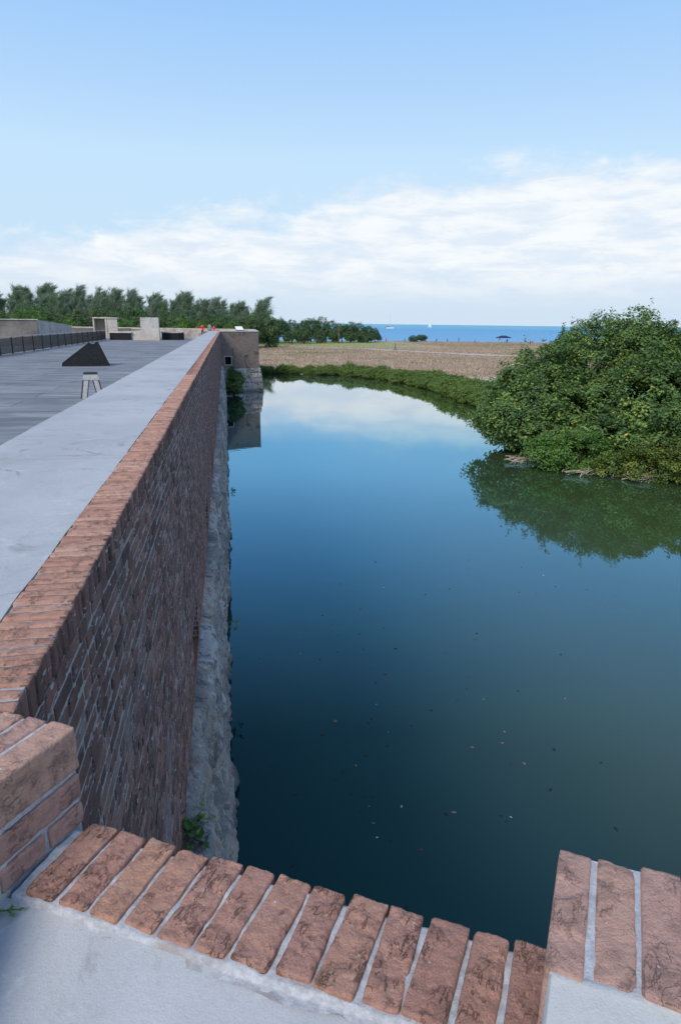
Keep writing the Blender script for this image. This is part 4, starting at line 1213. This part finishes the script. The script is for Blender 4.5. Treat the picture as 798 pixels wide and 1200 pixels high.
# boats
sb = empty('sailboat', (560, 1810, 0), R(15)); tag(sb, 'small boat under white sails on the horizon', 'sailboat')
mb = MB(); hull = [(-4.5, -1.2), (3, -1.3), (6.5, 0), (3, 1.3), (-4.5, 1.2)]
mb.prism(hull, -0.2, 1.3); mb.build('hull', M['white'], sb)
mb = MB(); mb.tube([(0.5, 0, 1.2), (0.5, 0, 13)], [0.13, 0.07]); mb.build('mast', M['grey_metal'], sb)
mb = MB(); mb.extrude([(-4.6, 2.2), (0.3, 2.0), (0.3, 12.6)], (0, 0, 0), (1, 0, 0), (0, 0, 1), (0, 1, 0), -0.05, 0.05); mb.build('mainsail', M['sail'], sb)
mb = MB(); mb.extrude([(0.8, 2.0), (6.2, 1.6), (0.8, 11.2)], (0, 0, 0), (1, 0, 0), (0, 0, 1), (0, 1, 0), -0.05, 0.05); mb.build('jib', M['sail'], sb)
ct = empty('catamaran', (283, 1150, 0), R(8)); tag(ct, 'anchored boat with a tall bare mast and red sail cover', 'sailboat')
mb = MB(); mb.prism([(-7, -2.6), (6, -2.6), (8, -2.1), (6, -1.6), (-7, -1.6)], -0.2, 1.5); mb.build('hull', M['white'], ct)
mb = MB(); mb.prism([(-7, 1.6), (6, 1.6), (8, 2.1), (6, 2.6), (-7, 2.6)], -0.2, 1.5); mb.build('hull', M['white'], ct)
mb = MB(); mb.box((-1, 0, 1.7), (10, 4.6, 0.5)); mb.box((-1.5, 0, 2.3), (4.5, 3, 0.9)); mb.build('cabin', M['grey_cloth'], ct)
mb = MB(); mb.tube([(0.8, 0, 1.6), (0.8, 0, 25)], [0.20, 0.13]); mb.build('mast', M['grey_metal'], ct)
mb = MB(); mb.tube([(0.6, 0, 3.4), (-6, 0, 3.3)], [0.35, 0.25]); mb.box((-6.5, 0, 1.6), (2.2, 3.6, 1.4)); mb.build('sail_cover', M['hull_red'], ct)


# ------------------------------------------------------------------ vegetation
def leaves(cent, size, rg, up_bias=0.8, aspect=0.55, out=None):
    """diamond leaves round given points"""
    N = len(cent)
    nrm = rg.normal(0, 1, (N, 3)); nrm[:, 2] = np.abs(nrm[:, 2]) + up_bias
    if out is not None: nrm += out * 0.9
    nrm /= np.linalg.norm(nrm, axis=1, keepdims=True)
    t = rg.normal(0, 1, (N, 3)); t -= (t * nrm).sum(1, keepdims=True) * nrm; t /= np.linalg.norm(t, axis=1, keepdims=True)
    b_ = np.cross(nrm, t); s_ = (size * rg.uniform(0.7, 1.3, N))[:, None]
    v = np.zeros((N, 4, 3))
    v[:, 0] = cent - t * s_ * 0.5; v[:, 1] = cent + b_ * s_ * aspect * 0.5 - t * s_ * 0.05; v[:, 2] = cent + t * s_ * 0.5; v[:, 3] = cent - b_ * s_ * aspect * 0.5 - t * s_ * 0.05
    return v


def crown_mesh(name, ells, clump_gap, clump_r, per, leaf, mat, rg, zmin=0.12, tone_spread=0.22, shoots=0, up=0.8, yellow=0.0):
    """ells: list of (cx,cy,cz,rx,ry,rz) lobes; leaf clumps over the lobes' surface with some deeper inside"""
    cl = []; od = []
    for (cx, cy, cz, rx, ry, rz) in ells:
        area = 4 * math.pi * (((rx * ry) ** 1.6 + (rx * rz) ** 1.6 + (ry * rz) ** 1.6) / 3) ** (1 / 1.6)
        n_ = int(area / clump_gap ** 2)
        d_ = rg.normal(0, 1, (n_, 3)); d_ /= np.linalg.norm(d_, axis=1, keepdims=True)
        bump_ = 1 + 0.22 * fbm(d_ * 2.6 + cx, 3, 5) * 2
        r_ = bump_ * np.where(rg.random(n_) < 0.82, rg.uniform(0.9, 1.03, n_), rg.uniform(0.55, 0.9, n_))
        c = d_ * r_[:, None] * [rx, ry, rz] + [cx, cy, cz]
        nm = d_ / np.array([rx, ry, rz]); nm /= np.linalg.norm(nm, axis=1, keepdims=True)
        cl.append(c); od.append(nm)
    c = np.concatenate(cl); nm = np.concatenate(od)
    # drop clumps buried well inside another lobe, or under the water
    keep = c[:, 2] > zmin
    for (cx, cy, cz, rx, ry, rz) in ells:
        q_ = (c - [cx, cy, cz]) / [rx, ry, rz]; keep &= ~((q_ ** 2).sum(1) < 0.36)
    c, nm = c[keep], nm[keep]
    K = len(c)
    dr = rg.normal(0, 1, (K, per, 3)); dr /= np.linalg.norm(dr, axis=2, keepdims=True)
    rad = clump_r * rg.uniform(0.65, 1.35, (K, 1, 1)); dr = dr * (rg.random((K, per, 1)) ** 0.45) * rad * np.array([1.1, 1.1, 0.75])
    P = (c[:, None, :] + dr)
    P = P.reshape(-1, 3); on = np.repeat(nm, per, 0) + (dr / rad).reshape(-1, 3)
    tone = np.clip(np.repeat(rg.normal(0.45, tone_spread, K), per) + rg.normal(0, 0.13, K * per), 0, 0.97)
    ks = P[:, 2] > zmin * 0.7
    P, on, tone = P[ks], on[ks], tone[ks]
    if shoots:
        topc = c[(nm[:, 2] > 0.35)]
        topc = topc[rg.integers(0, len(topc), shoots)]
        sp = []
        for t in topc:
            d_ = np.array([rg.normal(0, 0.35), rg.normal(0, 0.35), 1.0]); L = rg.uniform(0.35, 1.0) * clump_r * 2.4
            tt_ = rg.uniform(0, 1, int(per * 0.45))[:, None]; sp.append(t + d_ * L * tt_ + rg.normal(0, clump_r * 0.16, (len(tt_), 3)))
        sp = np.concatenate(sp); P = np.concatenate([P, sp]); on = np.concatenate([on, np.tile([[0, 0, 0.5]], (len(sp), 1))]); tone = np.concatenate([tone, np.clip(rg.normal(0.6, 0.2, len(sp)), 0, 0.97)])
    if yellow: tone[rg.random(len(tone)) < yellow] = 1.0
    return quads_mesh(name, leaves(P, leaf, rg, up, 0.55, on), tone, mat)


def branches(name, base, tips, r0_, mat, parent, rg, sub=0):
    mb = MB(); base = np.array(base, float)
    for t in tips:
        t = np.array(t, float); mid = base + (t - base) * 0.5 + rg.normal(0, 0.12 * np.linalg.norm(t - base), 3) * [1, 1, 0.4]
        q1 = base + (mid - base) * 0.5 + rg.normal(0, 0.03 * np.linalg.norm(t - base), 3)
        mb.tube([base, q1, mid, t], [r0_, r0_ * 0.75, r0_ * 0.5, r0_ * 0.12], 6)
    return mb.build(name, mat, parent, smooth=True)


# the big mangrove on the right bank
rg = np.random.default_rng(21)
mg = empty('mangrove_tree', (23.5, 35.5, 0.2)); tag(mg, 'huge dark green mangrove overhanging the moat on the right bank', 'tree')
ELL = [(17.1, 35.6, 1.7, 2.8, 2.6, 1.7), (18.3, 36.5, 2.5, 3.1, 3.2, 2.1), (20.4, 38.5, 3.3, 3.3, 3.6, 2.6), (23.0, 38.5, 4.0, 3.2, 4.0, 3.0), (25.0, 38.5, 4.6, 3.0, 4.2, 3.0),
       (28.2, 38.0, 3.8, 3.0, 4.4, 2.4), (32.0, 37.5, 2.6, 3.6, 4.4, 2.1), (20.2, 33.6, 1.9, 3.2, 2.6, 1.9), (22.6, 32.6, 2.6, 3.0, 2.8, 2.4), (25.6, 32.6, 2.9, 3.2, 3.2, 2.5), (28.8, 32.2, 2.3, 3.4, 3.0, 2.2), (18.0, 33.4, 1.1, 1.8, 1.5, 1.1), (24.2, 36.5, 4.6, 2.0, 2.4, 2.7), (20.0, 30.6, 1.3, 2.4, 1.5, 1.3), (22.6, 29.2, 1.7, 2.6, 1.7, 1.6), (25.6, 28.4, 2.2, 2.8, 2.2, 2.0)]
base = np.array([23.5, 35.5, 0.2])
E_loc = [(a - base[0], b_ - base[1], c - base[2], d1, d2, d3) for a, b_, c, d1, d2, d3 in ELL]
link('crown', crown_mesh('mangrove_crown', E_loc, 0.52, 0.46, 64, 0.185, M['leaf_mangrove'], rg, 0.05, 0.20, 260, 0.9, 0.0022), mg)
branches('trunk', (0, 0, -0.5), [(e[0] * 0.9, e[1] * 0.9, e[2] + 0.6) for e in E_loc] + [(e[0] * 0.85, e[1] * 0.85, e[2] - 0.5) for e in E_loc], 0.17, M['dark_bark'], mg, rg)
mb = MB()
for i in range(46):       # prop roots at the water's edge
    e = E_loc[rg.integers(0, len(E_loc))]; x = e[0] + rg.uniform(-1, 1) * e[3] * 0.7; y = e[1] - rg.uniform(0.1, 0.75) * e[4]
    mb = MB(); mb.tube([(x * 0.8, y * 0.85 + 0.5, 1.2), (x * 0.93, y * 0.95, 0.9), (x, y, -0.6)], [0.045, 0.04, 0.03], 5); mb.build('prop_root', M['dark_bark'], mg, smooth=True)


def bush(name, loc, ells, gap, cr, per, leaf, mat, label, cat, seed, group=None, shoots=20, up=0.8, zmin=0.05, bark='dark_bark'):
    rg = np.random.default_rng(seed); root = empty(name, loc); tag(root, label, cat, group)
    link('crown', crown_mesh(name + '_crown', ells, gap, cr, per, leaf, M[mat], rg, zmin, 0.22, shoots, up), root)
    branches('stem', (0, 0, -0.3), [(e[0] * 0.7, e[1] * 0.7, e[2]) for e in ells for _ in range(3)], 0.05, M[bark], root, rg)
    return root


bush('shrub', (21.6, 26.6, 0.0), [(0, 0, 0.9, 1.9, 1.4, 1.1), (-1.9, 0.8, 0.7, 1.4, 1.1, 0.8), (1.8, -0.6, 1.3, 1.8, 1.4, 1.3), (2.2, 0.8, 2.0, 1.6, 1.4, 1.2), (-3.2, 1.6, 0.5, 1.1, 0.8, 0.6)], 0.40, 0.32, 50, 0.12, 'leaf_yellow', 'yellow-green shrub at the waterline in front of the big mangrove', 'shrub', 5)
bush('shrub', (17.3, 29.7, 0.0), [(0, 0, 0.9, 1.9, 1.0, 1.0), (-1.3, 0.5, 0.8, 1.2, 0.9, 0.9), (1.5, -0.2, 0.7, 1.3, 0.9, 0.8)], 0.38, 0.32, 60, 0.13, 'leaf_bright', 'fresh green shrub overhanging the driftwood under the big mangrove', 'shrub', 6)
bush('shrub', (25.6, 49.5, 0.5), [(0, 0, 1.6, 2.2, 2.0, 1.5), (-1.9, 0.3, 1.1, 1.6, 1.4, 1.1), (1.5, 0.5, 2.2, 1.8, 1.6, 1.4)], 0.42, 0.36, 45, 0.14, 'leaf_yellow', 'olive-green shrub on the bank behind the left of the big mangrove', 'shrub', 8)

# dead wood caught under the mangrove
for i, (x, y, w, lb) in enumerate(((15.6, 32.0, 0.9, 'small tangle of bleached dead branches under the left mangrove edge'), (17.6, 28.6, 1.2, 'large pile of bleached dead branches at the waterline under the mangrove'), (19.2, 27.2, 0.9, 'scattered dead sticks at the waterline beside the yellow-green shrub'))):
    rg = np.random.default_rng(60 + i); mb = MB()
    for k_ in range(38):
        p0 = np.array([rg.normal(0, w * 0.5), rg.normal(0, 0.22), rg.uniform(0, 0.22)]); an = rg.normal(-0.4, 0.9); L = rg.uniform(0.3, 1.0)
        d_ = np.array([math.cos(an), math.sin(an), rg.normal(0.15, 0.35)]) * L
        mb.tube([p0 - d_ / 2, p0 + rg.normal(0, 0.04, 3), p0 + d_ / 2], [0.024, 0.02, 0.008], 5)
    o = mb.build('driftwood', M['driftwood']); o.location = (x, y, 0.02); tag(o, lb, 'driftwood', 'dead wood along the mangrove bank')

# bank shrubs: five moulds, copied along the water
rg = np.random.default_rng(31)
moulds = []
for i in range(5):
    root = empty('bank_shrub', (0, 0, 0)); tag(root, 'low green shrub on the far bank', 'shrub')
    el = [(rg.normal(0, 0.35), rg.normal(0, 0.35), rg.uniform(0.45, 0.7), rg.uniform(0.6, 0.9), rg.uniform(0.6, 0.9), rg.uniform(0.45, 0.7)) for _ in range(4)]
    link('crown', crown_mesh('bank_shrub_crown', el, 0.20, 0.19, 26, 0.105, M['leaf_hedge'], rg, 0.02, 0.22, 34, 0.5), root)
    branches('stem', (0, 0, -0.2), [(e[0], e[1], e[2] + 0.2) for e in el], 0.03, M['dark_bark'], root, rg)
    moulds.append(root)
used = set()
line = []
for a, b_ in zip(SHORE[2:8], SHORE[3:9]):
    n_ = int(np.linalg.norm(b_ - a) / 0.95)
    for k_ in range(n_): line.append(a + (b_ - a) * (k_ + rg.uniform(0.2, 0.8)) / n_)
lab_h = ['low green shrub on the straight far bank of the moat', 'tall feathery green shrub on the curving right bank of the moat']
for p_ in line:
    x, y = p_
    if x < -1: continue
    right = y < 91
    for row_ in range(2 if right else 1):
        i = int(rg.integers(0, 5))
        if i not in used: o = moulds[i]; used.add(i)
        else: o = copy_tree(moulds[i])
        sc = rg.uniform(0.42, 1.0) if not right else rg.uniform(0.55, 1.3)
        if 14 < x < 19 and not right: sc *= 1.3
        inn = 0.5 + row_ * 1.3 + rg.normal(0, 0.25)
        nx2, ny2 = (0.25, 0.97) if not right else (0.95, 0.3)
        o.location = (x + nx2 * inn, y + ny2 * inn, 0.02 + 0.2 * row_)
        o.rotation_euler = (0, 0, rg.uniform(0, 6.28)); o.scale = (sc * 1.15, sc * 1.15, sc * (0.9 if not right else 0.98))
        tag(o, lab_h[1] if right else lab_h[0], 'shrub', 'shrubs on the curving right bank' if right else 'shrubs on the straight far bank')


# feathery pines beyond the fort
def pine_mould(seed, lean):
    rg = np.random.default_rng(seed); root = empty('pine_tree', (0, 0, 0))
    H = 1.0
    P = []; D = []; mbt = MB()
    tp = [(0, 0, -0.03), (lean * 0.10 + rg.normal(0, .01), rg.normal(0, .01), 0.35), (lean * 0.35, rg.normal(0, .015), 0.7), (lean * 0.75, rg.normal(0, .02), 0.97)]
    mbt.tube(tp, [0.020, 0.015, 0.009, 0.002], 7)
    def trunk(t):
        zz = [q_[2] for q_ in tp]; return np.array([np.interp(t, zz, [q_[0] for q_ in tp]), np.interp(t, zz, [q_[1] for q_ in tp]), t])
    for _ in range(78):
        t = rg.uniform(0.16, 0.96); b0_ = trunk(t)
        L = (0.26 + 0.08 * rg.normal()) * (1.04 - t) ** 0.8 * (0.6 + 0.6 * rg.random()) * (0.5 + 0.5 * min(1, t / 0.3)) + 0.022
        an = rg.uniform(0, 6.283); el = rg.uniform(0.55, 1.3)
        d_ = np.array([math.cos(an) * math.cos(el) + 0.38, math.sin(an) * math.cos(el), math.sin(el)]); d_ /= np.linalg.norm(d_)
        tip = b0_ + d_ * L
        if L > 0.09: mbt.tube([b0_, b0_ + d_ * L * 0.55 + [0, 0, 0.004], tip], [0.0042, 0.003, 0.001], 4)
        n_ = int(30 * L / 0.16) + 10
        tt_ = rg.uniform(0.22, 1.08, n_)[:, None]
        P.append(b0_ + d_ * L * tt_ + rg.normal(0, 0.012, (n_, 3)))
        dd_ = d_ * 1.0 + rg.normal(0, 0.30, (n_, 3)) + [0.32, 0, 0.10]; D.append(dd_ / np.linalg.norm(dd_, axis=1, keepdims=True))
    P = np.concatenate(P); D = np.concatenate(D); n_ = len(P)
    L = rg.uniform(0.040, 0.105, n_)[:, None]; sd_ = np.cross(D, rg.normal(0, 1, (n_, 3))); sd_ /= np.linalg.norm(sd_, axis=1, keepdims=True); w = rg.uniform(0.0014, 0.0034, n_)[:, None]
    v = np.stack([P - sd_ * w, P + sd_ * w, P + D * L + sd_ * w * 0.4 - [0, 0, 0.004], P + D * L - sd_ * w * 0.4 - [0, 0, 0.004]], 1)
    link('crown', quads_mesh('pine_crown', v, np.clip(rg.normal(0.5, 0.25, n_), 0, 1), M['needle']), root)
    mbt.build('trunk', M['bark'], root, smooth=True)
    return root


pm = [pine_mould(100 + i, l) for i, l in enumerate((0.05, 0.12, 0.09, 0.16))]
usedp = set()
rg = np.random.default_rng(44)
PX = []
for i in range(100): PX.append((-86 + 0.98 * i + rg.normal(0, 0.7), 206 + rg.uniform(-12, 26), 1.0))
for i in range(16): PX.append((-86 + 6.0 * i + rg.normal(0, 1), 188 + rg.uniform(-5, 5), 0.82))
for x, y, hf in PX:
    i = int(rg.integers(0, 4))
    if i not in usedp: o = pm[i]; usedp.add(i)
    else: o = copy_tree(pm[i])
    Ht = (18.6 if x < -35 else 18.6 - (x + 35) * 0.085) * 0.87 * hf * rg.uniform(0.74, 1.03)
    wd_ = Ht * rg.uniform(1.0, 1.35)
    o.location = (x, y, 0.5); o.scale = (wd_, wd_, Ht); o.rotation_euler = (0, 0, rg.normal(0, 0.5))
    tag(o, 'tall wispy grey-green pine in the row behind the fort roof', 'tree', 'pines behind the fort')
o = copy_tree(pm[3]); o.location = (10.3, 214, 0.5); o.scale = (21, 21, 14.2); o.rotation_euler = (0, 0, 0.1)
tag(o, 'rightmost wispy pine, leaning out over the low trees beside the bastion', 'tree', 'pines behind the fort')


def tree_mould(seed, mat, name='broadleaf_tree', n_l=7):
    """unit tree: crown about two units wide and two high"""
    rg = np.random.default_rng(seed); root = empty(name, (0, 0, 0))
    el = [(0, 0, 1.25, 0.62, 0.62, 0.6)]
    for k_ in range(n_l):
        an = 6.283 * k_ / n_l + rg.normal(0, 0.3); r_ = rg.uniform(0.35, 0.62)
        el.append((r_ * math.cos(an), r_ * math.sin(an), rg.uniform(0.5, 1.35), rg.uniform(0.34, 0.5), rg.uniform(0.34, 0.5), rg.uniform(0.3, 0.45)))
    link('crown', crown_mesh(name + '_crown', el, 0.17, 0.125, 22, 0.075, M[mat], rg, 0.10, 0.24, 26, 0.7), root)
    mb = MB(); mb.tube([(0, 0, -0.1), (0.03, 0.02, 0.5), (0, 0, 1.1)], [0.07, 0.05, 0.02], 7)
    for e in el[1:]: mb.tube([(0.02, 0.01, 0.45), (e[0] * 0.5, e[1] * 0.5, e[2] * 0.75), (e[0], e[1], e[2])], [0.035, 0.025, 0.008], 5)
    mb.build('trunk', M['bark'], root, smooth=True)
    return root


td = [tree_mould(300 + i, 'leaf_dark') for i in range(3)]
tb = [tree_mould(320 + i, 'leaf_bright') for i in range(2)]
ud = set()


def put_tree(kind, i, x, y, w, h, label, group, z0=0.4):
    pool = td if kind == 'd' else tb
    if (kind, i) not in ud: o = pool[i]; ud.add((kind, i))
    else: o = copy_tree(pool[i])
    o.location = (x, y, z0); o.scale = (w / 2.0, w / 2.0, h / 1.9); o.rotation_euler = (0, 0, random.uniform(0, 6.28))
    tag(o, label, 'tree', group)
    return o


random.seed(5)
# low woods behind the fort
for i in range(26):
    x = -62 + 2.9 * i + random.uniform(-1, 1); y = 165 + random.uniform(-10, 14)
    put_tree('d', i % 3, x, y, random.uniform(6.5, 9), random.uniform(7.6, 10.2), 'rounded dark green tree in the thicket below the pines', 'thicket trees behind the fort')
for x, y, w, h in ((-43, 138, 8, 8.3), (-37, 136, 7, 8.8), (-33.5, 132, 6.5, 8.0), (-29.5, 134, 6, 7.2), (-50, 140, 9, 8.2), (-21, 150, 7, 7.0), (-9, 152, 6, 7.4), (-4.5, 150, 5.5, 7.0), (1.5, 155, 6, 6.8)):
    put_tree('b', random.randint(0, 1), x, y, w, h, 'bright green leafy bush between the fort walls and the pines', 'bright bushes behind the fort')
# trees at the right end, beyond the lawn
for i, (x, y, w, h) in enumerate(((8, 206, 7, 8.2), (12, 210, 7, 7.6), (16.5, 214, 8, 7.8), (21, 216, 7, 7.2), (25, 222, 6, 7.0), (28.5, 226, 7.5, 8.0), (32.5, 228, 7, 8.3), (36, 226, 6.5, 7.2), (39.5, 228, 6, 6.3), (43, 230, 7, 6.9), (46.5, 232, 7, 6.6), (50, 234, 6, 5.8), (52.8, 236, 4.5, 5.0), (13.5, 200, 4.5, 4.2), (19, 203, 5, 4.0), (24, 208, 5.5, 5.0), (30, 214, 5, 4.2), (35, 217, 5, 3.8), (41, 221, 5, 3.8), (46, 224, 5, 3.6), (49.5, 227, 4.5, 3.4))):
    put_tree('d', i % 3, x, y, w, h, 'dark leafy tree in the low grove beyond the lawn, right of the bastion', 'grove beyond the lawn', zl(x, y) - 0.2)
put_tree('d', 0, 55.8, 243, 2.6, 2.6, 'single round bush on the beach beside the person in pink', None, zl(55.8, 243) - 0.1)
put_tree('d', 1, 67.8, 238, 4.2, 2.7, 'left one of two low beach bushes joined together', None, zl(67.8, 238) - 0.3)
put_tree('d', 2, 71.0, 239, 5.0, 3.0, 'right, taller one of two low beach bushes joined together', None, zl(71, 239) - 0.3)

# two palms among the grove
for i, (x, y, lb) in enumerate(((19.8, 202, 'small fan palm in front of the grove, nearer the bastion'), (35.6, 212, 'small brownish fan palm in front of the grove, nearer the sea'))):
    rg = np.random.default_rng(90 + i); rt_ = empty('palm_tree', (x, y, zl(x, y))); tag(rt_, lb, 'tree', 'palms in the grove')
    mb = MB(); mb.tube([(0, 0, -0.1), (0.05, 0, 2.5), (0.1, 0, 5.3)], [0.17, 0.13, 0.11], 8); mb.build('trunk', M['bark'], rt_, smooth=True)
    Q = []
    for k_ in range(34):
        an = rg.uniform(0, 6.283); el = rg.uniform(-0.9, 1.1); d_ = np.array([math.cos(an) * math.cos(el), math.sin(an) * math.cos(el), math.sin(el)])
        c = np.array([0.1, 0, 5.3]) + d_ * rg.uniform(0.7, 1.0)
        for m_ in range(7):
            d2 = d_ + rg.normal(0, 0.35, 3); d2 /= np.linalg.norm(d2); s2 = np.cross(d2, [0.2, 0.1, 1.0]); s2 /= np.linalg.norm(s2)
            Q.append([c - s2 * 0.04, c + s2 * 0.04, c + d2 * 0.75 + s2 * 0.01 - [0, 0, 0.12], c + d2 * 0.75 - s2 * 0.01 - [0, 0, 0.12]])
    Q = np.array(Q); link('crown', quads_mesh('palm_crown', Q, np.clip(rg.normal(0.4 + 0.35 * i, 0.25, len(Q)), 0, 1), M['frond']), rt_)

# plants growing on the stonework
bush('wall_plant', (0.62, 66.0, 0.05), [(0, 0, 0.9, 0.75, 1.0, 0.9), (0.35, 0.4, 1.4, 0.6, 0.8, 0.8), (-0.1, 0.8, 1.9, 0.45, 0.6, 0.7)], 0.26, 0.24, 40, 0.13, 'leaf_mangrove', 'dark bush at the waterline in the corner beside the bastion', 'bush', 12, None, 10)


def sprig(loc, size, n_, label, seed, mat='leaf_bright', tilt=(0.5, -0.1, 0.3)):
    rg = np.random.default_rng(seed); root = empty('wall_plant', loc); tag(root, label, 'plant')
    mb = MB(); lv = []
    for k_ in range(max(2, n_ // 9)):
        d_ = np.array(tilt) + rg.normal(0, 0.45, 3); d_ /= np.linalg.norm(d_); L = size * rg.uniform(0.6, 1.1)
        mb.tube([(0, 0, 0), d_ * L * 0.5 + rg.normal(0, 0.02, 3), d_ * L + [0, 0, -0.15 * L]], [0.006, 0.004, 0.002], 5)
        lv.append(d_ * L * rg.uniform(0.25, 1.0, (9, 1)) + rg.normal(0, size * 0.09, (9, 3)))
    mb.build('stem', M['dark_bark'], root)
    P_ = np.concatenate(lv); link('leaves', quads_mesh('sprig_leaves', leaves(P_, size * 0.26, rg, 0.7), np.clip(rg.normal(0.4, 0.25, len(P_)), 0, 0.95), M[mat]), root)


sprig((-0.48, 4.75, ZB + 0.02), 0.34, 60, 'leafy green plant rooted in the ledge at the foot of the wall', 3, 'leaf_bright', (0.15, -0.2, 0.5))
sprig((-0.47, 4.45, ZB - 0.0), 0.26, 36, 'dark leafy plant on the stone ledge, nearest the foreground bricks', 4, 'leaf_mangrove', (0.15, -0.2, 0.45))
sprig((-0.20, 12.0, 1.3), 0.40, 18, 'thin green sprig hanging from the stone base halfway along', 6, 'leaf_hedge', (0.6, -0.6, 0.1))
sprig((-0.02, 27.5, 0.05), 0.35, 27, 'small green weed sticking out of the stone base over the water', 7, 'leaf_bright', (0.8, 0, 0.25))
# weed at the corner of the foreground floor
wd0 = A_ - NV * 0.235 + U * (-0.045)
rg = np.random.default_rng(15); root = empty('weed', (-0.452, 1.092, ZS - 0.012)); tag(root, 'tiny bright green weed in the corner of the concrete floor', 'plant')
P_ = np.array([(0.0, 0, 0.008), (0.018, -0.004, 0.007), (-0.02, -0.004, 0.007), (-0.035, 0.004, 0.006), (-0.05, -0.008, 0.006), (0.006, -0.014, 0.006)])
link('leaves', quads_mesh('weed_leaves', leaves(P_, 0.017, rg, 3.0, 0.75), rng.uniform(0.5, 0.9, 6), M['leaf_bright']), root)
mb = MB()
for q_ in P_: mb.tube([(-0.01, 0.004, 0), tuple(q_)], [0.0015, 0.001], 4)
mb.build('stem', M['leaf_bright'], root)

# ------------------------------------------------------------------ bits afloat on the moat
M['float_dark'] = plain('wet dark leaf', (0.02, 0.018, 0.012), 0.6)
M['float_red'] = plain('red fallen leaf', (0.20, 0.035, 0.02), 0.6)
M['float_pale'] = plain('pale floating leaf', (0.50, 0.50, 0.46), 0.6)
M['float_tan'] = plain('tan floating leaf', (0.26, 0.17, 0.09), 0.6)
rg = np.random.default_rng(77)
protos = {}
clus = [(1.6, 8.2), (2.4, 9.5), (3.0, 11.5), (3.6, 9.0), (4.6, 8.0), (5.2, 10.5), (2.2, 12.5), (5.8, 13.0), (8.5, 15.5), (3.8, 14.5), (1.0, 7.2)]
def leaf_shape(seed):
    r_ = random.Random(seed); k_ = 9; pts_ = []
    for i in range(k_):
        a = 2 * math.pi * i / k_; rr = 0.5 * (1 + 0.3 * r_.uniform(-1, 1)); pts_.append((rr * math.cos(a), rr * 0.55 * math.sin(a)))
    return pts_
for kind, n_, lb in (('float_dark', 62, 'dark speck of a leaf floating on the moat'), ('float_tan', 14, 'tan fallen leaf floating on the moat'), ('float_pale', 10, 'pale scrap floating on the moat'), ('float_red', 6, 'reddish fallen leaf floating on the moat')):
    for i in range(n_):
        key = (kind, i % 3)
        if key not in protos:
            mb = MB(); mb.prism(leaf_shape(i % 3 + len(kind)), 0, 0.006 / 0.12); o = mb.build('floating_leaf', M[kind]); protos[key] = o
        else: o = protos[key].copy(); COL.objects.link(o)
        cc = clus[rg.integers(0, len(clus))]
        y = max(5.5, cc[1] + rg.normal(0, 1.1) * (0.5 + cc[1] * 0.08)); x = max(0.5, cc[0] + rg.normal(0, 0.9) * (0.5 + cc[1] * 0.05))
        s_ = rg.uniform(0.035, 0.085) * (1.0 if kind != 'float_pale' else 0.7)
        o.location = (x, y, 0.001); o.rotation_euler = (0, 0, rg.uniform(0, 6.28)); o.scale = (s_, s_, s_)
        tag(o, lb, 'leaf', 'leaves floating on the moat, ' + kind.split('_')[1])
